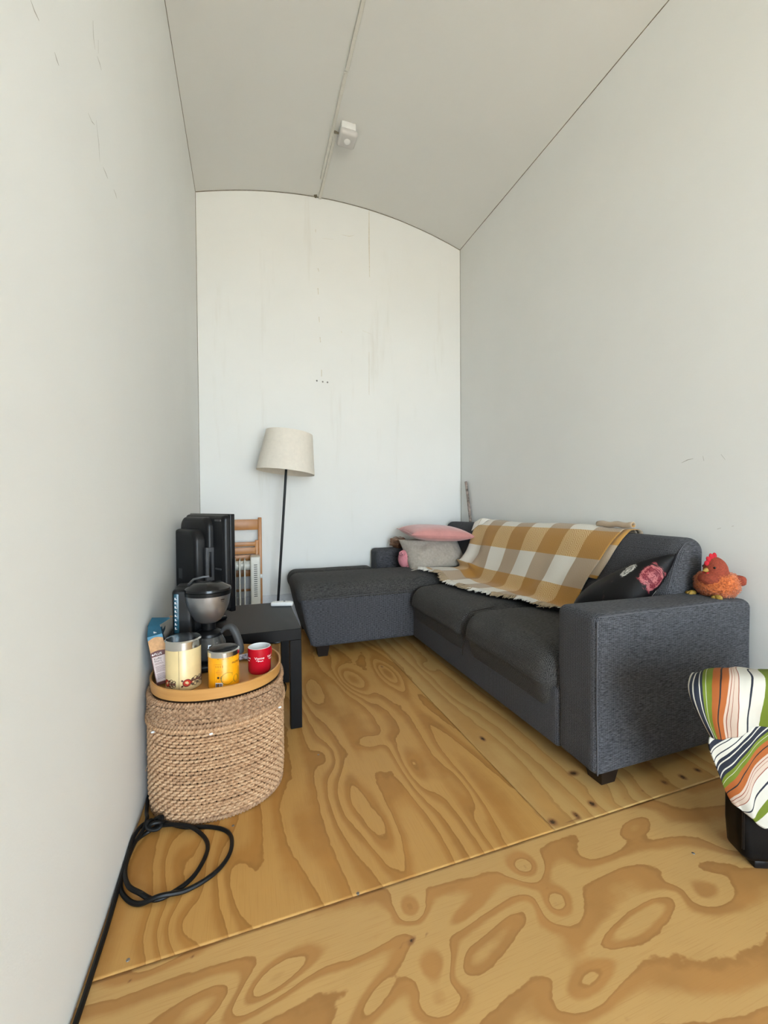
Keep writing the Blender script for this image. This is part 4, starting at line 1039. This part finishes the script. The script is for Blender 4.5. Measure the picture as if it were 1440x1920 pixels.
pts = [(-.0085+.0028*math.cos(t), .0415+.0032*math.sin(t)) for t in np.linspace(.8, 5.6, 14)]; stroke_bm(pts, .0014, bm)
for k in range(9): stroke_bm([(-.020+.0022*k*7.2, .1025), (-.020+.0022*k*7.2+.004, .1025)], .0013, bm)
art(CT, bm, R2+.0006, fa, 0, 'print_dark', 'printed_marks')
bm = bmesh.new(); stroke_bm([(-.0275, .0165), (-.0035, .0165)], .0165, bm); art(CT, bm, R2+.0005, fa, 0, 'print_white', 'barcode_panel')
bm = bmesh.new(); rnd = random.Random(5); x = -.0255
while x < -.006:
    w = rnd.choice([.0006, .001, .0016]); stroke_bm([(x, .0105), (x, .0225)], w, bm); x += w+rnd.choice([.0005, .0009])
art(CT, bm, R2+.0008, fa, 0, 'print_dark', 'barcode')
# red mug
c = (.041, 1.550); R3 = .0405; H3 = .092
MG = thing('mug', 'red coffee mug with white lettering and white inside', 'mug', (*c, TZ2))
lathe('body', [(.0005, .0), (R3-.006, .0), (R3-.001, .006), (R3, .012), (R3, H3-.001), (R3-.0008, H3)], 'mug_red', MG, 56)
lathe('inside', [(R3-.0008, H3), (R3-.003, H3+.0008), (R3-.0045, H3-.001), (R3-.005, .012), (R3-.012, .006), (.0005, .005)], 'ceramic_white', MG, 56)
fa = facing(c)
hd = fa+PI*.80
hp = [(R3-.001, .075), (R3+.016, .078), (R3+.026, .062), (R3+.026, .042), (R3+.016, .026), (R3-.001, .024)]
tube('handle', catmull([(r*math.cos(hd), r*math.sin(hd), z) for r, z in hp], 6), .0062, 'mug_red', MG, 10)
def mtxt(s, size, a, z, shear=0.0):
    bm = text_bm(s, size, 0, 'CENTER', shear); art(MG, bm, R3+.0005, a, z, 'print_white', 'printed_text')
for a in (0.0, -1.25, 1.15):
    mtxt('Vienne', .0125, fa+a, .060); 
    bm = bmesh.new(); stroke_bm([(-.012, .052), (-.007, .0528), (-.002, .052)], .0014, bm); stroke_bm([(-.005, .0485), (.0, .0508), (.005, .049), (.010, .0505), (.013, .0495)], .002, bm); art(MG, bm, R3+.0005, fa+a, 0, 'print_white', 'printed_script')
# coffee filter carton, leaning towards the wall
FB = thing('filter_carton', 'opened teal coffee filter carton leaning beside the cream canister', 'carton', (-.284, 1.590, TZ2))
fm = Matrix.Rotation(math.radians(-9), 4, 'Y') @ Matrix.Rotation(math.radians(10), 4, 'Z')
hx, hy, hz = .0225, .052, .168
FBM = Matrix.Translation((.006, 0, .004)) @ fm
def fpart(name, bm, mat, smooth=False): return bmo(name, bm, mat, FB, smooth, xf=FBM)
bm = bmesh.new()
for args in [(-hx, hx, -hy, -hy+.001, 0, hz), (hx-.001, hx, -hy, hy, 0, hz-.006), (-hx, -hx+.001, -hy, hy, 0, hz), (-hx, hx, hy-.001, hy, 0, hz), (-hx, hx, -hy, hy, 0, .001)]: add_box(bm, *args)
fpart('carton_body', bm, 'box_teal_dark')
def fq(name, pts, mat):
    bm = bmesh.new(); bm.faces.new([bm.verts.new(p) for p in pts]); r = bmesh.ops.extrude_face_region(bm, geom=bm.faces[:]); return fpart(name, bm, mat)
yf = -hy-.0004
def panel(name, x0, x1, z0, z1, mat, y=yf, arc=0.0):
    bm = bmesh.new(); n = 8; up = [bm.verts.new((x0+(x1-x0)*i/n, y, z1+arc*math.sin(PI*i/n))) for i in range(n+1)]; dn = [bm.verts.new((x0+(x1-x0)*i/n, y, z0)) for i in range(n+1)]
    for i in range(n): bm.faces.new((dn[i], dn[i+1], up[i+1], up[i]))
    return fpart(name, bm, mat)
panel('printed_panel', -hx, hx, .108, hz-.014, 'box_wood_print', yf, .008); panel('printed_panel', -hx, hx, hz-.020, hz, 'box_teal', yf+.0003)
panel('printed_panel', -hx, hx, .0, .112, 'box_maroon', yf-.0003, .004); panel('printed_label', -hx+.002, hx-.001, .010, .097, 'box_label', yf-.0006)
def ftxt(s, size, x, z, mat, y=yf-.0010):
    bm = text_bm(s, size, 0, 'LEFT'); bmesh.ops.transform(bm, matrix=Matrix.Translation((x, y, z)) @ Matrix.Rotation(PI/2, 4, 'X'), verts=bm.verts); fpart('printed_text', bm, mat)
ftxt('PLUS', .0105, -.0125, .1045, 'print_white'); ftxt('Koffie', .0095, -.016, .089, 'print_dark'); ftxt('filters', .0095, -.016, .081, 'print_dark')
bm = bmesh.new()
v4 = [bm.verts.new((-.0165+.0035*math.cos(k*PI/2), yf-.001, .1045+.0035*math.sin(k*PI/2))) for k in range(4)]; bm.faces.new(v4); fpart('printed_mark', bm, 'print_white')
bm = bmesh.new()
for i in range(16):
    z = .073-.0036*i
    if i in (2, 9): continue
    w = random.uniform(.022, .034); vs = [bm.verts.new((-.016+a*w, yf-.0010, z+b)) for a, b in ((0, 0), (1, 0), (1, .0011), (0, .0011))]; bm.faces.new(vs)
fpart('printed_lines', bm, 'box_maroon')
# open flaps
fq('flap', [(-hx, -hy, hz), (hx, -hy, hz), (hx-.004, -.01, hz+.022), (-hx+.006, -.01, hz+.026)], 'box_teal')
fq('flap', [(-hx+.004, -.012, hz+.026), (hx-.004, -.012, hz+.022), (hx+.036, .02, hz+.030), (-hx+.02, .035, hz+.044)], 'box_teal')
fq('flap', [(hx+.030, .018, hz+.0302), (hx+.042, .022, hz+.032), (hx+.030, .032, hz+.036)], 'box_wood_print')
fq('flap', [(hx, -hy+.01, hz-.007), (hx, hy-.02, hz-.007), (hx+.012, hy-.04, hz+.010), (hx+.010, -hy+.02, hz+.006)], 'box_teal_dark')
fq('filter_paper', [(-.004, -hy+.006, hz-.028), (hx-.003, -hy+.006, hz-.028), (hx-.005, -hy+.010, hz-.002), (-.002, -hy+.010, hz+.012)], 'paper_white')
# small foil packet behind the mug
bm = bmesh.new(); bmesh.ops.create_grid(bm, x_segments=10, y_segments=8, size=1.0)
for v in bm.verts: v.co = Vector((v.co.x*.032, v.co.y*.022, .010+.007*noise.noise(v.co*3)+.004*(1-v.co.x**2)))
o = bmo('foil_packet', bm, 'foil', None, False); o.location = (-.010, 1.690, TZ2); o.modifiers.new('t', 'SOLIDIFY').thickness = .006; tag(o, 'crumpled shiny sachet lying on the tray behind the red mug', 'sachet')

# ------------------------------------------------------------------ coffee maker
KC = Vector((-.138, 1.662, TZ2)); KM = thing('coffee_maker', 'black and steel drip coffee maker standing on the tray', 'coffee maker', KC)
bmo('base', soft_box_geo(-.092, .075, -.072, .080, .0, .030, .012, 5), 'black_plastic', KM, True)
lathe('hot_plate', [(.0005, .033), (.055, .033), (.060, .030)], 'black_gloss', KM, 36)
tw = bmo('water_tank', soft_box_geo(-.122, .012, .045, .135, .028, .300, .014, 6), 'black_plastic', KM, True)
tw2 = bmo('tank_side', soft_box_geo(-.122, -.052, -.012, .060, .028, .300, .014, 6), 'black_plastic', KM, True)
bm = bmesh.new(); add_box(bm, -.115, -.098, -.0145, -.010, .140, .285, .003, 2); g = bmo('water_gauge', bm, 'gauge_blue', KM, 'auto')
bm = bmesh.new()
for k in range(8): z = .155+.0155*k; add_box(bm, -.112, -.109, -.0156, -.0144, z, z+.008); add_box(bm, -.112, -.105, -.0156, -.0144, z, z+.0018)
bmo('gauge_marks', bm, 'print_white', g, False)
br = .0795
lathe('filter_basket', [(.0005, .170), (.032, .170), (.045, .178), (.062, .205), (.073, .235), (br-.001, .268), (br, .276), (br-.004, .277)], 'brushed_steel', KM, 56)
lathe('basket_collar', [(br-.004, .275), (br+.001, .275), (br+.002, .289), (br-.003, .291)], 'black_plastic', KM, 56)
lathe('lid', [(br-.002, .2905), (br+.0025, .2915), (br+.001, .299), (br-.012, .306), (.05, .317), (.025, .322), (.0005, .3225)], 'black_gloss', KM, 56)
tube('lid_lever', [(-.070, .02, .310), (-.055, .045, .325), (-.022, .055, .331), (.0, .055, .331)], .0045, 'grey_plastic', KM, 8)
bm = bmesh.new(); add_box(bm, -.050, .015, -.0005, .01, .30, .301); bm.free()
lathe('drip_spout', [(.0005, .143), (.024, .143), (.026, .172), (.0005, .172)], 'black_plastic', KM, 30)
cg = lathe('carafe', [(.0005, .0345), (.050, .0345), (.060, .042), (.064, .062), (.060, .090), (.050, .112), (.046, .120), (.0442, .120), (.048, .111), (.058, .089), (.062, .062), (.058, .044), (.049, .0365), (.0005, .0365)], 'carafe_glass', KM, 48)
bm = bmesh.new()
for k in range(8):
    vs = [bm.verts.new((.012*a, 0, .052+.007*k+b)) for a, b in ((0, 0), (.25 if k % 2 else .5, 0), (.25 if k % 2 else .5, .0012), (0, .0012))]
    for q in vs:
        aa = -1.05+q.co.x/.06; rr = .0648-max(0, (q.co.z-.065))*.11; q.co = Vector((rr*math.cos(aa), rr*math.sin(aa), q.co.z))
    bm.faces.new(vs)
bmo('level_marks', bm, 'print_white', cg, False)
lathe('carafe_lid', [(.047, .118), (.050, .121), (.048, .130), (.036, .138), (.026, .142), (.0005, .142)], 'black_plastic', KM, 40)
ha = math.radians(-18)
def hpnt(r, z): return Vector((r*math.cos(ha), r*math.sin(ha), z))
hb = catmull([hpnt(.046, .128), hpnt(.064, .146), hpnt(.084, .148), hpnt(.098, .130), hpnt(.110, .100), hpnt(.117, .070), hpnt(.116, .048)], 6)
tube('carafe_handle', hb, [.006+.0085*min(1, i/16) - (.005 if i > 34 else 0) for i in range(len(hb))], 'rubber_grey', KM, 12)
tube('handle_strut', [hpnt(.060, .080), hpnt(.085, .074), hpnt(.106, .070)], .005, 'black_plastic', KM, 8)
bm = bmesh.new(); pts = [(-.008, 0), (.008, 0)]; stroke_bm(pts, .0035, bm); stroke_bm([(-.007, -.007), (.006, -.007)], .0012, bm)
for v in bm.verts:
    a = math.radians(-48)+v.co.x/br; rr = br-.0012+.0022+(v.co.y-.0)*.18; v.co = Vector((rr*math.cos(a), rr*math.sin(a), .262+v.co.y))
bmo('brand_mark', bm, 'print_dark', KM, False)
tube('cord', catmull([(.0, .13, .02), (.03, .145, .012), (.02, .148, .008), (-.08, .142, .006)], 6), .003, 'cable_black', KM, 6)

# ------------------------------------------------------------------ black cable on the floor
r = .0058
def cz(px, py, lift=0.0): p = on_z(px, py); return Vector((max(p.x, XL+.0075), p.y, r+lift))
run = [Vector((XL+.008, .62, r)), cz(150, 1900), cz(172, 1832), cz(203, 1735), cz(226, 1655, .004), cz(231, 1610, .012), cz(245, 1582, .013), cz(270, 1557, .014), cz(300, 1552, .014), cz(345, 1554, .0), cz(395, 1554), cz(425, 1562), cz(435, 1580), cz(428, 1610), cz(400, 1643), cz(350, 1673), cz(300, 1693, .012), cz(262, 1699), cz(238, 1690), cz(226, 1665), cz(228, 1625, .0), cz(247, 1588, .0), cz(275, 1565, .0), cz(305, 1557, .010), cz(350, 1558, .011), cz(376, 1566), cz(389, 1585), cz(385, 1610), cz(362, 1648), cz(325, 1677), cz(290, 1691, .0), cz(262, 1687, .012), cz(240, 1672, .012), cz(235, 1635, .006), cz(250, 1595, .008), cz(268, 1568, .012), cz(276, 1550, .02), cz(275, 1530, .006), cz(275, 1500), cz(279, 1470)]
CB = thing('power_cable', 'black power cable coiled and knotted on the plywood floor by the left wall', 'cable', (-.25, 1.25, 0))
tube('cable', [p-CB.location for p in catmull(run, 8)], r, 'cable_black', CB, 8)
kc = cz(290, 1558)+Vector((0, 0, .008)); kn = []
for i in range(60):
    t = i/59*2*PI*2.3; kn.append(kc+Vector((.020*math.cos(t)+.004*math.sin(2.3*t), .012*math.sin(t)-.002*t/8, .010+.010*math.sin(1.5*t+.4)))-CB.location)
tube('knot', kn, r, 'cable_black', CB, 8)
o = tube('thin_cord', catmull([(.10, 1.90, .004), (.125, 2.02, .02), (.09, 2.08, .03), (.15, 2.12, .004), (.20, 2.30, .004), (.14, 2.42, .02)], 8), .0032, 'cable_black', None, 6)
tag(o, 'thin black cord on the floor under the side table', 'cord')

# ------------------------------------------------------------------ black case with striped cloth
K0 = Vector((1.262, .716, 0)); kd = Vector((.92, -.392, 0)).normalized(); kb = Vector((.392, .92, 0)).normalized(); ka = math.atan2(kd.y, kd.x)
KS = thing('storage_case', 'upright black case half hidden under the striped cloth', 'case', K0, ka)
bmo('shell', soft_box_geo(.0, .46, .002, .078, .018, .455, .022, 6, lambda p: (p.x+(.018*(1-(p.z-.018)/.05)**2 if p.z < .068 and p.x < .1 else 0), p.y, p.z)), 'case_black', KS, True)
for x in (.06, .40): box('foot', x-.02, x+.02, .012, .068, 0, .022, 'black_plastic', KS, .004)
tube('edge_trim', [(.004, .004, .06), (.003, .003, .25), (.004, .004, .44)], .003, 'black_plastic', KS, 6)
CL = thing('striped_cloth', 'white cloth with navy, green and orange stripes over the black case', 'cloth', K0+Vector((0, 0, .45)))
nk = -kb
def cp(px, py, d): return on_plane(px, py, K0+nk*d, nk)
def kp(a, b, z): return K0 + kd*a + kb*b + Vector((0, 0, z))
up = [[kp(.01, .100, .44), kp(.12, .110, .44), kp(.28, .11, .44), kp(.46, .11, .44)],
      [kp(-.030, .095, .465), kp(.10, .105, .485), kp(.28, .10, .49), kp(.47, .10, .49)],
      [cp(1300, 1262, -.06), cp(1365, 1252, -.05), cp(1432, 1256, -.05), cp(1560, 1250, -.05)],
      [cp(1291, 1284, .00), cp(1362, 1272, .015), cp(1440, 1272, .02), cp(1570, 1275, .02)],
      [cp(1297, 1314, .022), cp(1360, 1318, .040), cp(1440, 1312, .035), cp(1580, 1315, .035)],
      [cp(1314, 1350, .022), cp(1358, 1352, .042), cp(1440, 1340, .032), cp(1580, 1340, .032)],
      [cp(1334, 1382, .016), cp(1362, 1385, .030), cp(1440, 1362, .022), cp(1580, 1350, .022)]]
us = ctrl_surface(up, 8, 16); ni, nj = len(us), len(us[0])
def wr(P, A, sx, sy, seed): return [[p+nk*A*noise.noise(Vector((i*sx, j*sy, seed))) for j, p in enumerate(r)] for i, r in enumerate(P)]
us = wr(us, .012, .05, .16, 2)
uvu = [[(0.04 + 0.74*(j/(nj-1))*1.30 + .05*(i/(ni-1)), i/ni) for j in range(nj)] for i in range(ni)]
grid_surface('upper_fold', [[p-CL.location for p in r] for r in us], 'striped_cotton', CL, uvu, .004)
lw = [[cp(1330, 1376, .008), cp(1375, 1366, .012), cp(1440, 1345, .012), cp(1580, 1300, .012)],
      [cp(1328, 1396, .018), cp(1385, 1392, .024), cp(1440, 1380, .022), cp(1580, 1340, .022)],
      [cp(1340, 1432, .014), cp(1390, 1440, .026), cp(1442, 1430, .026), cp(1580, 1400, .026)],
      [cp(1357, 1475, .010), cp(1398, 1492, .024), cp(1442, 1486, .026), cp(1580, 1470, .026)],
      [cp(1374, 1506, .010), cp(1405, 1530, .020), cp(1442, 1556, .022), cp(1580, 1590, .022)]]
ls = ctrl_surface(lw, 10, 14); ni, nj = len(ls), len(ls[0]); ls = wr(ls, .008, .07, .13, 5)
uvl = [[(0.66 + 0.80*(i/(ni-1)) + .62*(j/(nj-1)), j/nj) for j in range(nj)] for i in range(ni)]
grid_surface('lower_fold', [[p-CL.location for p in r] for r in ls], 'striped_cotton', CL, uvl, .004)
